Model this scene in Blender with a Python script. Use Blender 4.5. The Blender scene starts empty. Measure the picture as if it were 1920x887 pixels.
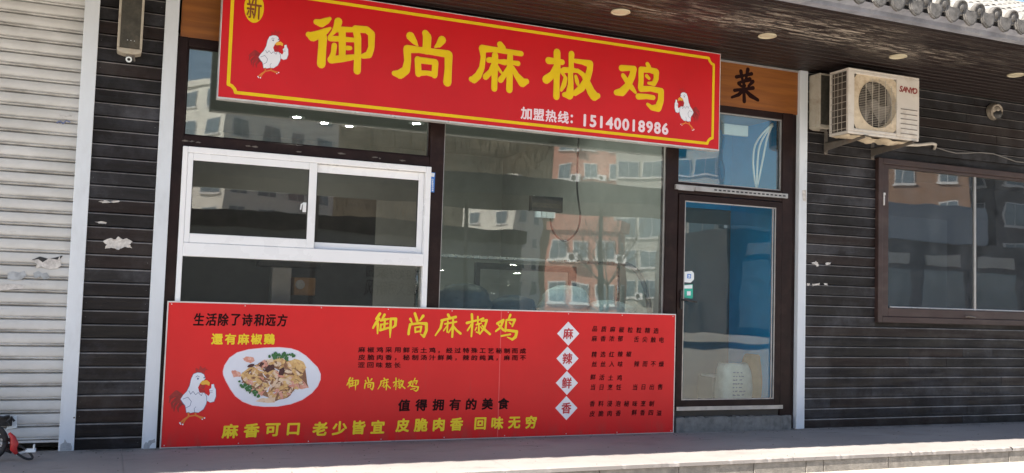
import bpy, math, random
from mathutils import Vector, Matrix
random.seed(7)
R = math.radians
SC = bpy.context.scene
COL = SC.collection

# ------------------------------------------------------------------ camera
YAW, PITCH, ROLL, FPX = 0.399296, 0.0644284, 0.0307562, 1800.0
CAM_D, CAM_H = 7.6, 1.178
def ray(px, py):
    x = (px - 960) / FPX; z = -(py - 443.5) / FPX; y = 1.0
    c, s = math.cos(ROLL), math.sin(ROLL); x, z = c*x - s*z, s*x + c*z
    c, s = math.cos(PITCH), math.sin(PITCH); y, z = c*y - s*z, s*y + c*z
    c, s = math.cos(YAW), math.sin(YAW); x, y = c*x + s*y, -s*x + c*y
    return x, y, z
def F(px, py, y=0.0):
    """measured photo point -> metres on the upright plane at depth y"""
    a, b, c = ray(px, py); d = CAM_D + y
    return a/b*d, c/b*d + CAM_H
def axis(v):
    x, y, z = v
    c, s = math.cos(ROLL), math.sin(ROLL); x, z = c*x - s*z, s*x + c*z
    c, s = math.cos(PITCH), math.sin(PITCH); y, z = c*y - s*z, s*y + c*z
    c, s = math.cos(YAW), math.sin(YAW); x, y = c*x + s*y, -s*x + c*y
    return Vector((x, y, z))
cd = bpy.data.cameras.new('camera'); cam = bpy.data.objects.new('camera', cd); COL.objects.link(cam)
rt, fw, up = axis((1,0,0)), axis((0,1,0)), axis((0,0,1))
m = Matrix((rt, up, -fw)).transposed().to_4x4(); m.translation = (0, -CAM_D, CAM_H)
cam.matrix_world = m
cd.sensor_width = 36; cd.lens = FPX/1920*36; cd.clip_end = 2000; cd.clip_start = .05
SC.camera = cam

# ------------------------------------------------------------------ light
SUN = Vector((-.735, -.160, .660)).normalized()
W = bpy.data.worlds.new('World'); SC.world = W; W.use_nodes = True
wn = W.node_tree; sky = wn.nodes.new('ShaderNodeTexSky'); sky.sky_type = 'NISHITA'; sky.sun_disc = False
sky.sun_elevation = math.asin(SUN.z); sky.sun_rotation = math.atan2(SUN.x, SUN.y) % (2*math.pi)
sky.air_density = 1.0; sky.dust_density = 1.0; sky.ozone_density = 1.0
wn.links.new(sky.outputs[0], wn.nodes['Background'].inputs[0]); wn.nodes['Background'].inputs[1].default_value = .075
ld = bpy.data.lights.new('sun', 'SUN'); ld.energy = 5.0; ld.angle = R(.5); ld.color = (1, .91, .79)
sun = bpy.data.objects.new('sun', ld); COL.objects.link(sun)
sun.rotation_euler = (-SUN).to_track_quat('-Z', 'Y').to_euler(); sun.location = (-20, -10, 30)
SC.view_settings.view_transform = 'Standard'; SC.view_settings.look = 'None'; SC.view_settings.gamma = 1
SC.view_settings.use_curve_mapping = False
SC.view_settings.exposure = 1.75
SC.cycles.transparent_max_bounces = 16; SC.cycles.max_bounces = 10; SC.cycles.diffuse_bounces = 5

# ------------------------------------------------------------------ materials
def nodes(name):
    m = bpy.data.materials.new(name); m.use_nodes = True
    t = m.node_tree; return m, t, t.nodes['Principled BSDF']
def N(t, kind, **kw):
    n = t.nodes.new('ShaderNode' + kind)
    for k, v in kw.items(): setattr(n, k, v)
    return n
def coords(t, scale=(1,1,1)):
    tc = N(t, 'TexCoord'); mp = N(t, 'Mapping'); mp.inputs['Scale'].default_value = scale
    t.links.new(tc.outputs['Object'], mp.inputs[0]); return mp.outputs[0]
def noise(t, vec, sc, detail=5, rough=.6, lo=.35, hi=.65):
    n = N(t, 'TexNoise'); n.inputs['Scale'].default_value = sc; n.inputs['Detail'].default_value = detail
    n.inputs['Roughness'].default_value = rough; t.links.new(vec, n.inputs['Vector'])
    r = N(t, 'MapRange'); r.inputs[1].default_value = lo; r.inputs[2].default_value = hi
    t.links.new(n.outputs[0], r.inputs[0]); return r.outputs[0]
def mixc(t, fac, a, b):
    x = N(t, 'Mix', data_type='RGBA')
    for s, v in ((0, fac), (6, a), (7, b)):
        if hasattr(v, 'is_output'): t.links.new(v, x.inputs[s])
        elif s == 0: x.inputs[s].default_value = v
        else: x.inputs[s].default_value = (*v, 1)
    return x.outputs[2]
def mul(t, a, b):
    n = N(t, 'Math', operation='MULTIPLY')
    for i, v in enumerate((a, b)):
        if hasattr(v, 'is_output'): t.links.new(v, n.inputs[i])
        else: n.inputs[i].default_value = v
    return n.outputs[0]
def bump(t, b, h, dist=.004, strength=.5):
    n = N(t, 'Bump'); n.inputs['Distance'].default_value = dist; n.inputs['Strength'].default_value = strength
    t.links.new(h, n.inputs['Height']); t.links.new(n.outputs[0], b.inputs['Normal'])
def mat(name, col, rough=.5, var=.15, sc=6, dirt=None, dirt_sc=3, dirt_amt=.5, stretch=(1,1,1), bmp=0, metal=0, spec=.5):
    """base colour with tonal variation, optional dirt patches and bump"""
    m, t, b = nodes(name); v = coords(t, stretch)
    a = tuple(c*(1-var) for c in col); d = tuple(min(1, c*(1+var)) for c in col)
    c = mixc(t, noise(t, v, sc), a, d)
    if dirt: c = mixc(t, mul(t, noise(t, v, dirt_sc, 8, .7, .5, .72), dirt_amt), c, dirt)
    t.links.new(c, b.inputs['Base Color'])
    rr = N(t, 'MapRange'); t.links.new(noise(t, v, sc*2.3), rr.inputs[0]); rr.inputs[3].default_value = max(.03, rough-.08); rr.inputs[4].default_value = min(1, rough+.1)
    t.links.new(rr.outputs[0], b.inputs['Roughness'])
    b.inputs['Metallic'].default_value = metal; b.inputs['Specular IOR Level'].default_value = spec
    if bmp: bump(t, b, noise(t, v, sc*6, 8, .7, .2, .8), bmp)
    return m
def glass(name, f0=.06, dust=.03, tint=(.9,.95,.93), wave=.0015, dustcol=(.35,.36,.34), wsc=1.3):
    m = bpy.data.materials.new(name); m.use_nodes = True; t = m.node_tree; t.nodes.clear()
    o = N(t, 'OutputMaterial'); tr = N(t, 'BsdfTransparent'); tr.inputs[0].default_value = (*tint, 1)
    gl = N(t, 'BsdfGlossy'); gl.inputs['Roughness'].default_value = .012; lw = N(t, 'LayerWeight'); pw = N(t, 'Math', operation='POWER'); t.links.new(lw.outputs['Facing'], pw.inputs[0]); pw.inputs[1].default_value = 5
    fr = N(t, 'Math', operation='MULTIPLY_ADD'); t.links.new(pw.outputs[0], fr.inputs[0]); fr.inputs[1].default_value = 1-f0; fr.inputs[2].default_value = f0   # Schlick
    v = coords(t)
    bp = N(t, 'Bump'); bp.inputs['Distance'].default_value = wave; bp.inputs['Strength'].default_value = 1
    t.links.new(noise(t, v, wsc, 2, .5, 0, 1), bp.inputs['Height']); t.links.new(bp.outputs[0], gl.inputs['Normal'])
    x = N(t, 'MixShader'); t.links.new(fr.outputs[0], x.inputs[0]); t.links.new(tr.outputs[0], x.inputs[1]); t.links.new(gl.outputs[0], x.inputs[2])
    df = N(t, 'BsdfDiffuse'); df.inputs[0].default_value = (*dustcol, 1); y = N(t, 'MixShader')
    t.links.new(mul(t, noise(t, v, 5, 8, .7, .2, .8), dust), y.inputs[0]); t.links.new(x.outputs[0], y.inputs[1]); t.links.new(df.outputs[0], y.inputs[2])
    t.links.new(y.outputs[0], o.inputs[0]); return m
def emis(name, col, st):
    m, t, b = nodes(name); b.inputs['Base Color'].default_value = (.8,.8,.8,1)
    b.inputs['Emission Color'].default_value = (*col, 1); b.inputs['Emission Strength'].default_value = st; return m

M = {}
M['white_paint'] = mat('white_paint', (.66,.70,.745), .45, .05, 5, (.30,.29,.27), 2.2, .35, (1,1,.35), .0008)
M['pvc'] = mat('white_pvc', (.84,.85,.87), .28, .02, 1)
M['brown_frame'] = mat('brown_frame', (.0155,.0065,.006), .45, .25, 5, (.12,.08,.06), 7, .12, spec=.22)
M['brown_window'] = mat('brown_window_frame', (.040,.021,.019), .5, .2, 5, (.14,.10,.085), 6, .35, (.3,1,1))
M['sign_red'] = mat('sign_red', (.56,.009,.014), .5, .05, 3, spec=.3)
M['board_red'] = mat('board_red', (.66,.012,.014), .45, .05, 2.5, (.60,.04,.04), 3, .25, spec=.3)
def vinyl(name, col, dirt, floor):
    m, t, b = nodes(name); o = coords(t)
    c = mixc(t, noise(t, o, 1.4, 4), tuple(x*.94 for x in col), tuple(min(1, x*1.06) for x in col))
    sp = N(t, 'SeparateXYZ'); t.links.new(o, sp.inputs[0]); r = N(t, 'MapRange'); t.links.new(sp.outputs[2], r.inputs[0]); r.inputs[1].default_value = .16; r.inputs[2].default_value = .0
    sm = noise(t, coords(t, (1,1,.3)), 9, 8, .75, .45, .70)
    if floor: c = mixc(t, mul(t, mul(t, r.outputs[0], sm), .55), c, dirt)     # mud splashed up from the pavement
    c = mixc(t, mul(t, noise(t, coords(t, (3,1,.25)), 5, 8, .75, .60, .75), .22), c, dirt)   # rain streaks
    c = mixc(t, mul(t, noise(t, o, 60, 3, .6, .70, .74), .5), c, dirt)                      # specks
    t.links.new(c, b.inputs['Base Color']); b.inputs['Roughness'].default_value = .42; b.inputs['Specular IOR Level'].default_value = .35
    bump(t, b, noise(t, coords(t, (1,1,.45)), 2.2, 3, .5, 0, 1), .012, .6); return m
M['sign_red'] = vinyl('sign_vinyl', (.56,.009,.014), (.24,.06,.05), False); M['board_red'] = vinyl('board_vinyl', (.66,.012,.014), (.20,.09,.07), True)
M['yellow'] = mat('yellow_print', (.76,.53,.010), .55, .05, spec=.25)
M['orange_line'] = mat('orange_print', (.80,.36,.06), .4, .05)
M['lemon'] = mat('lemon_print', (.84,.62,.03), .5, .05, spec=.25)
M['black_ink'] = mat('black_ink', (.018,.004,.004), .7, .1, spec=.15)
M['faded_ink'] = mat('faded_ink', (.04,.004,.005), .7, .1, spec=.15)
M['red_ink'] = mat('red_ink', (.50,.02,.03), .5, .1)
M['ac_red'] = mat('faded_red_ink', (.26,.035,.03), .6, .15)
M['seal_ink'] = mat('seal_ink', (.22,.05,.015), .6, .1)
M['white_print'] = mat('white_print', (.80,.78,.82), .4, .03)
M['pink_white'] = mat('pink_white_print', (.82,.66,.72), .4, .03)
M['alu'] = mat('aluminium_trim', (.62,.60,.59), .35, .08, 8, (.3,.28,.26), 6, .3, metal=.3)
M['alu_dull'] = mat('dull_aluminium', (.42,.41,.40), .4, .12, 8, (.2,.18,.17), 6, .4, metal=.5)
M['steel'] = mat('brushed_steel', (.55,.55,.54), .3, .1, 12, metal=.9)
M['bracket'] = mat('grey_bracket_steel', (.13,.115,.10), .5, .2, 8, (.20,.11,.06), 9, .4)
M['ac_white'] = mat('aged_white_casing', (.62,.575,.52), .45, .05, 4, (.36,.27,.18), 7, .55)
M['ac_dirty'] = mat('dirty_cream_casing', (.62,.52,.38), .55, .12, 7, (.28,.18,.10), 6, .7)
M['ac_dark'] = mat('dark_coil', (.055,.045,.038), .6, .3, 10, (.16,.12,.09), 8, .7)
M['wire'] = mat('grille_wire', (.42,.38,.32), .45, .1)
M['fan'] = mat('grey_fan_plastic', (.20,.18,.155), .5, .1)
M['speaker_grille'] = mat('speaker_grille', (.05,.046,.036), .7, .25, 20, (.12,.10,.07), 5, .6)
M['speaker_case'] = mat('speaker_case', (.42,.38,.31), .5, .1, 6, (.20,.13,.08), 7, .6)
M['black'] = mat('black_plastic', (.018,.018,.019), .4, .2)
M['black_metal'] = mat('black_metal', (.022,.022,.024), .35, .2)
M['dark_inside'] = mat('dark_interior', (.05,.05,.05), .8, .2)
M['wall_in'] = mat('interior_plaster', (.36,.38,.37), .8, .06, 3, (.24,.24,.23), 2, .4)
M['floor_in'] = mat('interior_tile', (.25,.22,.19), .3, .1, 4)
M['brown_wall'] = mat('teal_partition', (.05,.12,.17), .7, .1, 2)
M['blue_wall'] = mat('blue_paint', (.010,.36,.78), .5, .08, 3)
M['cream'] = mat('cream_lamp_cover', (.56,.50,.36), .4, .06, 8, (.35,.26,.15), 9, .4)
M['copper'] = mat('aged_metal_ball', (.30,.26,.21), .4, .3, 12, (.12,.09,.07), 9, .7, metal=.3)
M['pipe'] = mat('lagged_pipe', (.55,.50,.43), .6, .12, 10, (.3,.25,.2), 8, .5, bmp=.003)
M['cable'] = mat('grey_cable', (.20,.19,.18), .5, .1)
M['white_cable'] = mat('white_cable', (.80,.82,.84), .35, .03)
M['sticker_white'] = mat('sticker_white', (.75,.80,.82), .4, .04)
M['sticker_green'] = mat('sticker_green', (.02,.42,.30), .4, .05)
M['sticker_blue'] = mat('sticker_blue', (.05,.20,.60), .4, .05)
M['paper'] = mat('torn_paper', (.58,.555,.53), .85, .18, 30, (.26,.24,.22), 22, .7)
M['bag_white'] = mat('white_woven_sack', (.62,.64,.62), .6, .12, 14, (.4,.38,.33), 6, .4, bmp=.004)
M['bag_brown'] = mat('brown_paper_sack', (.36,.20,.085), .65, .2, 9, (.2,.1,.04), 5, .5, bmp=.006)
M['plastic_bag'] = mat('pale_plastic_bag', (.78,.84,.84), .3, .12, 12, bmp=.006)
M['dark_bag'] = mat('blue_black_bag', (.03,.055,.075), .35, .3, 8, bmp=.006)
M['counter_white'] = mat('counter_enamel', (.16,.30,.36), .3, .08)
M['rubber'] = mat('tyre_rubber', (.02,.02,.02), .7, .2)
M['red_bike'] = mat('red_bicycle_paint', (.48,.03,.03), .4, .15, 9, (.2,.05,.04), 9, .4)
M['threshold'] = mat('rough_concrete_sill', (.17,.17,.165), .9, .25, 12, (.07,.07,.07), 5, .7, bmp=.006)
M['tile'] = mat('grey_roof_tile', (.21,.205,.195), .85, .3, 12, (.07,.068,.066), 11, .85, bmp=.005)
M['tile_end'] = mat('dirty_shaded_tile_end', (.115,.11,.105), .9, .35, 14, (.035,.034,.033), 13, .85, bmp=.006)  # dirt, plus the shade of the front faces put into the colour
M['fascia'] = mat('blue_grey_plaster', (.23,.24,.28), .8, .2, 6, (.40,.40,.42), 5, .7, bmp=.004)
M['street'] = mat('street_concrete', (.42,.39,.345), .9, .1, 2, (.30,.28,.25), .6, .5, bmp=.004)
M['paving'] = mat('platform_paving', (.37,.345,.335), .75, .14, 3, (.19,.175,.175), 1.6, .75, (.5,1,1), .002)
def paving():
    m, t, b = nodes('platform_paving'); o = coords(t, (.6,1,1))
    c = mixc(t, noise(t, o, 2.2, 8, .65), (.27,.252,.245), (.37,.35,.34))
    c = mixc(t, mul(t, noise(t, o, 1.1, 9, .7, .48, .68), .7), c, (.17,.155,.155))
    c = mixc(t, mul(t, noise(t, coords(t, (.35,1.6,1)), 5, 9, .75, .58, .68), .6), c, (.11,.10,.10))
    c = mixc(t, mul(t, noise(t, coords(t), 38, 4, .6, .64, .70), .6), c, (.09,.085,.08))
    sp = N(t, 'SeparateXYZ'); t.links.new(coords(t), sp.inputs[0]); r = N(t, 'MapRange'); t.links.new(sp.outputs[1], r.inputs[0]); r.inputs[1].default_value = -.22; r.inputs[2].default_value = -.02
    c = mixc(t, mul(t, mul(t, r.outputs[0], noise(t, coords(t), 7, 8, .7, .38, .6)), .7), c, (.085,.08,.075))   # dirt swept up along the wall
    t.links.new(c, b.inputs['Base Color']); b.inputs['Roughness'].default_value = .72; b.inputs['Specular IOR Level'].default_value = .3
    bump(t, b, noise(t, coords(t), 45, 8, .7, .2, .8), .002); return m
M['paving'] = paving()
M['riser'] = mat('granite_riser', (.23,.215,.195), .85, .22, 14, (.11,.10,.095), 4, .65, bmp=.008)
M['mortar'] = mat('pale_mortar', (.45,.42,.38), .9, .1)
M['brick_red'] = mat('red_facade', (.50,.25,.19), .8, .1, 1, (.42,.20,.15), .3, .4)
M['brick_orange'] = mat('orange_facade', (.27,.17,.115), .8, .1, 1)
M['bldg_grey'] = mat('grey_facade', (.45,.45,.42), .8, .1, .6)
M['bldg_white'] = mat('white_facade', (.72,.71,.66), .8, .06, .6)
M['bldg_dark'] = mat('dark_facade', (.07,.065,.065), .7, .15, 1)
M['canopy_grey'] = mat('canopy_fascia', (.085,.075,.062), .6, .1, .6)
M['wall_grey'] = mat('grey_yard_wall', (.24,.26,.26), .8, .1, .5, (.12,.12,.12), .3, .4)
M['dark_coping'] = mat('dark_coping', (.045,.038,.032), .7, .2)
M['hill'] = mat('scrub_hillside', (.10,.08,.052), .95, .4, .12, (.05,.045,.03), .3, .6)
M['bark'] = mat('grey_bark', (.12,.10,.085), .9, .3, 12)
M['bright_frame'] = mat('white_window_frame', (.7,.7,.7), .4, .05)
M['lit'] = emis('lit_downlight', (1, .95, .85), 75)
M['glass'] = glass('shop_glass', .105, .03)
M['glass_door'] = glass('door_glass', .07, .015, wave=.003, wsc=1.0)
M['glass_right'] = glass('dusty_window_glass', .13, .20, tint=(.5,.55,.58), dustcol=(.26,.29,.32))
M['glass_pvc'] = glass('sliding_window_glass', .09, .015, tint=(.8,.8,.78), wave=.0018)
M['glass_far'] = mat('far_window_glass', (.16,.21,.25), .12, .2, .5, spec=1.0)
M['glass_counter'] = glass('counter_glass', .05, .02)
M['char_outline'] = mat('slate_outline_print', (.14,.17,.30), .5, .05)

def siding_mat(name, base, dust, amt):
    m, t, b = nodes(name); v = coords(t, (.25,1,3)); v2 = coords(t)
    c = mixc(t, noise(t, v, 9, 8, .7, .3, .7), tuple(x*.55 for x in base), tuple(x*1.35 for x in base))
    c = mixc(t, mul(t, noise(t, v2, 1.9, 8, .72, .46, .66), amt), c, dust)
    c = mixc(t, mul(t, noise(t, coords(t, (.6,1,6)), 7, 9, .75, .58, .70), amt*.9), c, tuple(x*1.3 for x in dust))
    t.links.new(c, b.inputs['Base Color'])
    rr = N(t, 'MapRange'); t.links.new(noise(t, v, 6), rr.inputs[0]); rr.inputs[3].default_value = .34; rr.inputs[4].default_value = .7
    t.links.new(rr.outputs[0], b.inputs['Roughness']); b.inputs['Specular IOR Level'].default_value = .28
    bump(t, b, noise(t, coords(t, (.12,1,4)), 22, 8, .7, .2, .8), .003)
    return m
M['siding'] = siding_mat('dark_siding', (.0085,.006,.006), (.045,.045,.053), .75)
M['siding_warm'] = siding_mat('brown_siding_board', (.015,.0082,.007), (.052,.046,.045), .7)
M['siding_pale'] = siding_mat('weathered_siding_board', (.016,.0145,.0155), (.068,.068,.078), .85)
M['siding_deep'] = siding_mat('dark_siding_board', (.0075,.006,.006), (.042,.042,.049), .65)
M['siding_edge'] = siding_mat('dusty_lit_board_edge', (.17,.16,.155), (.34,.32,.31), .9)  # dust, plus the sky light caught on each top edge, painted in pale

def soffit_mat():
    m, t, b = nodes('peeling_soffit'); v = coords(t, (.22,2.2,1)); o = coords(t)
    base = mixc(t, noise(t, v, 5, 8, .7), (.0095,.0045,.004), (.020,.0105,.0095))
    # the varnish has failed in one strip outside the row of lamps
    sp = N(t, 'SeparateXYZ'); t.links.new(o, sp.inputs[0])
    def band(sock, c0, half, soft):
        d = N(t, 'Math', operation='SUBTRACT'); t.links.new(sock, d.inputs[0]); d.inputs[1].default_value = c0
        ab = N(t, 'Math', operation='ABSOLUTE'); t.links.new(d.outputs[0], ab.inputs[0])
        r = N(t, 'MapRange'); t.links.new(ab.outputs[0], r.inputs[0]); r.inputs[1].default_value = half+soft; r.inputs[2].default_value = half-soft; return r.outputs[0]
    strip = mul(t, band(sp.outputs[0], 2.1, 2.1, .9), band(sp.outputs[1], -2.18, .28, .16))
    patch = mul(t, strip, noise(t, coords(t, (.5,1,1)), 1.6, 4, .6, .36, .52))
    fl = noise(t, coords(t, (.55,4.0,1)), 8, 10, .8, .50, .55)
    c = mixc(t, mul(t, patch, fl), base, (.36,.31,.26))
    c = mixc(t, mul(t, noise(t, coords(t, (.2,3,1)), 4, 8, .75, .58, .72), .35), c, (.085,.065,.055))
    t.links.new(c, b.inputs['Base Color']); b.inputs['Roughness'].default_value = .5
    b.inputs['Specular IOR Level'].default_value = .3
    bump(t, b, fl, .002, .4); return m
M['soffit'] = soffit_mat()
M['soffit_edge'] = siding_mat('soffit_board_edge', (.055,.043,.038), (.18,.15,.13), .8)

def wood_mat():
    m, t, b = nodes('orange_wood'); v = coords(t, (.35,1,5))
    c = mixc(t, noise(t, v, 5, 6, .6, .3, .7), (.20,.066,.013), (.35,.125,.026))
    w = N(t, 'TexWave', bands_direction='Z'); w.inputs['Scale'].default_value = 1.2; w.inputs['Distortion'].default_value = 5
    t.links.new(coords(t, (.3,1,3)), w.inputs[0])
    c = mixc(t, mul(t, w.outputs[1], .35), c, (.20,.065,.02))
    t.links.new(c, b.inputs['Base Color']); b.inputs['Roughness'].default_value = .38; return m
M['wood'] = wood_mat()

def shutter_mat():
    m, t, b = nodes('dirty_shutter_paint'); o = coords(t)
    c = mixc(t, noise(t, o, 2.5, 6, .6), (.50,.495,.475), (.62,.615,.60))
    # grime caught along the lower lip of each slat
    sp = N(t, 'SeparateXYZ'); t.links.new(o, sp.inputs[0])
    f = N(t, 'Math', operation='MULTIPLY_ADD'); t.links.new(sp.outputs[2], f.inputs[0]); f.inputs[1].default_value = 1/.095; f.inputs[2].default_value = -.071/.095 + 40
    fr = N(t, 'Math', operation='FRACT'); t.links.new(f.outputs[0], fr.inputs[0])
    lip = N(t, 'MapRange'); t.links.new(fr.outputs[0], lip.inputs[0]); lip.inputs[1].default_value = .42; lip.inputs[2].default_value = .10
    g = mul(t, lip.outputs[0], noise(t, coords(t, (.55,1,1.5)), 6, 8, .75, .40, .62))
    c = mixc(t, mul(t, g, .75), c, (.19,.175,.155))
    c = mixc(t, mul(t, noise(t, coords(t, (.3,1,1)), 9, 9, .8, .63, .68), .7), c, (.28,.26,.25))
    t.links.new(c, b.inputs['Base Color']); b.inputs['Roughness'].default_value = .5
    bump(t, b, noise(t, o, 30, 5), .0012); return m
M['shutter'] = shutter_mat()

# ------------------------------------------------------------------ mesh helpers
class MB:
    def __init__(self): self.v = []; self.f = []; self.mi = []
    def add(self, vs, fs, mi=0):
        n = len(self.v); self.v += [tuple(p) for p in vs]
        for f in fs: self.f.append([n+i for i in f]); self.mi.append(mi)
    def box(self, x0, x1, y0, y1, z0, z1, mi=0, mt=None):
        vs = [Vector((x, y, z)) for z in (z0, z1) for y in (y0, y1) for x in (x0, x1)]
        if mt: vs = [mt @ p for p in vs]
        self.add(vs, [(0,2,3,1), (4,5,7,6), (0,1,5,4), (1,3,7,5), (3,2,6,7), (2,0,4,6)], mi); return self
    def prism(self, pts, y0, y1, mi=0):
        """outline in x,z pushed from y0 (front) to y1"""
        n = len(pts); a = sum(pts[i][0]*pts[(i+1)%n][1]-pts[(i+1)%n][0]*pts[i][1] for i in range(n))
        if a < 0: pts = pts[::-1]
        vs = [(x, y0, z) for x, z in pts] + [(x, y1, z) for x, z in pts]
        fs = [list(range(n)), list(range(2*n-1, n-1, -1))] + [(i, n+i, n+(i+1)%n, (i+1)%n) for i in range(n)]
        self.add(vs, fs, mi); return self
    def extrude_x(self, prof, x0, x1, mis=None, closed=True, n=1):
        """profile in y,z run along x"""
        k = len(prof); vs = []
        for j in range(n+1):
            x = x0 + (x1-x0)*j/n; vs += [(x, y, z) for y, z in prof]
        b = len(self.v); self.v += vs
        for j in range(n):
            for i in range(k if closed else k-1):
                a, c = j*k+i, j*k+(i+1) % k
                self.f.append([b+a, b+c, b+c+k, b+a+k]); self.mi.append(mis[i] if mis else 0)
        if closed:
            self.f.append([b+i for i in range(k)][::-1]); self.f.append([b+n*k+i for i in range(k)]); self.mi += [0, 0]
        return self
    def tube(self, path, r, seg=8, mi=0, cap=True):
        P = [Vector(p) for p in path]; rs = r if isinstance(r, (list, tuple)) else [r]*len(P); b = len(self.v)
        ref = None
        for i, p in enumerate(P):
            d = (P[min(i+1, len(P)-1)] - P[max(i-1, 0)]).normalized()
            if ref is None: ref = d.orthogonal().normalized()
            ref = (ref - d*ref.dot(d)).normalized(); s = d.cross(ref)
            for k in range(seg):
                a = 2*math.pi*k/seg; self.v.append(tuple(p + rs[i]*(math.cos(a)*ref + math.sin(a)*s)))
        for i in range(len(P)-1):
            for k in range(seg):
                k2 = (k+1) % seg
                self.f.append([b+i*seg+k, b+i*seg+k2, b+(i+1)*seg+k2, b+(i+1)*seg+k]); self.mi.append(mi)
        if cap:
            self.f.append([b+k for k in range(seg)][::-1]); self.f.append([b+(len(P)-1)*seg+k for k in range(seg)]); self.mi += [mi, mi]
        return self
    def lathe(self, prof, c, axis='z', seg=24, mi=0):
        """prof: (radius, offset along axis)"""
        b = len(self.v); n = len(prof)
        for r, h in prof:
            for k in range(seg):
                a = 2*math.pi*k/seg; u, w = r*math.cos(a), r*math.sin(a)
                p = (u, w, h) if axis == 'z' else (u, h, w) if axis == 'y' else (h, u, w)
                self.v.append((c[0]+p[0], c[1]+p[1], c[2]+p[2]))
        for i in range(n-1):
            for k in range(seg):
                k2 = (k+1) % seg; q = [b+i*seg+k, b+i*seg+k2, b+(i+1)*seg+k2, b+(i+1)*seg+k]
                self.f.append(q[::-1] if axis == 'y' else q); self.mi.append(mi)
        return self
    def build(self, name, mats, parent=None, smooth=False, bevel=0):
        me = bpy.data.meshes.new(name); o = bpy.data.objects.new(name, me); COL.objects.link(o)
        off = Vector((0,0,0))
        if parent:
            o.parent = parent; q = parent
            while q: off += q.location; q = q.parent
        me.from_pydata([tuple(Vector(p)-off) for p in self.v], [], self.f)
        for mm in (mats if isinstance(mats, (list, tuple)) else [mats]): me.materials.append(mm)
        me.polygons.foreach_set('material_index', self.mi); me.polygons.foreach_set('use_smooth', [smooth]*len(me.polygons))
        if bevel:
            bv = o.modifiers.new('bevel', 'BEVEL'); bv.width = bevel; bv.segments = 2; bv.limit_method = 'ANGLE'; bv.angle_limit = R(40)
        me.update(); return o
def box(name, m, parent, *a, bevel=.003): return MB().box(*a).build(name, m, parent, bevel=bevel)
def thing(name, label, cat, loc=(0,0,0), group=None):
    o = bpy.data.objects.new(name, None); COL.objects.link(o); o.location = loc; o.empty_display_size = .1
    return tag(o, label, cat, group)
def tag(o, label, cat, group=None):
    o['label'] = label; o['category'] = cat
    if group: o['group'] = group
    return o
def struct(o): o['kind'] = 'structure'; return o
def dup(root, loc, label=None):
    r = root.copy(); COL.objects.link(r); r.location = loc
    if label: r['label'] = label
    for ch in root.children:
        c = ch.copy(); COL.objects.link(c); c.parent = r
        for g in ch.children:
            d = g.copy(); COL.objects.link(d); d.parent = c
    return r

# flat printing ------------------------------------------------------
LAYER = 2e-5
class Ink(MB):
    """flat print on an upright plane at depth y; every piece sits a hair in front of the last"""
    def __init__(self, y): super().__init__(); self.y = y
    def step(self): self.y -= LAYER
    def shape(self, pts):
        self.step(); n = len(pts); a = sum(pts[i][0]*pts[(i+1)%n][1]-pts[(i+1)%n][0]*pts[i][1] for i in range(n))
        if a < 0: pts = pts[::-1]
        self.add([(x, self.y, z) for x, z in pts], [list(range(n))])
    def brush(self, pts, seg=10):
        """tapered brush stroke through (x, z, radius)"""
        for x, z, r in pts: self.shape([(x+r*math.cos(2*math.pi*k/seg), z+r*math.sin(2*math.pi*k/seg)) for k in range(seg)])
        for (x0, z0, r0), (x1, z1, r1) in zip(pts, pts[1:]):
            dx, dz = x1-x0, z1-z0; l = math.hypot(dx, dz) or 1e-6; nx, nz = -dz/l, dx/l
            self.shape([(x0+nx*r0, z0+nz*r0), (x0-nx*r0, z0-nz*r0), (x1-nx*r1, z1-nz*r1), (x1+nx*r1, z1+nz*r1)])
    def glyph(self, ch, cx, cz, h, wf=1.0, bold=0, shear=0, by_height=False):
        g = glyph(ch)
        if not g: return
        vs, fs, (x0, x1, y0, y1) = g; s = h/(y1-y0) if by_height else h/.92
        mx, my = (x0+x1)/2, (y0+y1)/2
        if ch in '，。': mx, my = .5, .38
        offs = [(0,0)] + ([(bold*math.cos(a), bold*math.sin(a)) for a in [k*math.pi/3 for k in range(6)]] if bold else [])
        for ox, oz in offs:
            self.step()
            self.add([(cx + ((x-mx) + shear*(y-my))*s*wf + ox, self.y, cz + (y-my)*s + oz) for x, y in vs], fs)
    def line(self, text, a, b, hpx, wf=1.0, bold=0, shear=0, by_height=False):
        (x0, z0), (x1, z1) = F(*a, self.y), F(*b, self.y); n = len(text)
        h = F(a[0], a[1]-hpx/2, self.y)[1] - F(a[0], a[1]+hpx/2, self.y)[1]
        for i, ch in enumerate(text):
            t = i/(n-1) if n > 1 else 0
            self.glyph(ch, x0+(x1-x0)*t, z0+(z1-z0)*t, h, wf, bold*h, shear, by_height)
_g = {}
_fc = bpy.data.curves.new('type', 'FONT'); _fo = bpy.data.objects.new('type', _fc); COL.objects.link(_fo); _fc.resolution_u = 3
def glyph(ch):
    if ch not in _g:
        _fc.body = ch; bpy.context.view_layer.update()
        e = _fo.evaluated_get(bpy.context.evaluated_depsgraph_get()); me = e.to_mesh()
        vs = [(v.co.x, v.co.y) for v in me.vertices]; fs = [list(p.vertices) for p in me.polygons]
        for p, f in zip(me.polygons, fs):
            if p.normal.z < 0: f.reverse()
        e.to_mesh_clear()
        _g[ch] = (vs, fs, (min(v[0] for v in vs), max(v[0] for v in vs), min(v[1] for v in vs), max(v[1] for v in vs))) if vs else None
    return _g[ch]
def traced(ink, strokes, fn, sc):
    """strokes given in an enlarged photo crop; fn turns crop coordinates into photo pixels"""
    for st in strokes:
        pts = []
        for u, w, r in st:
            x, z = F(*fn(u, w), ink.y); pts.append((x, z, r*sc))
        ink.brush(pts)

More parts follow.
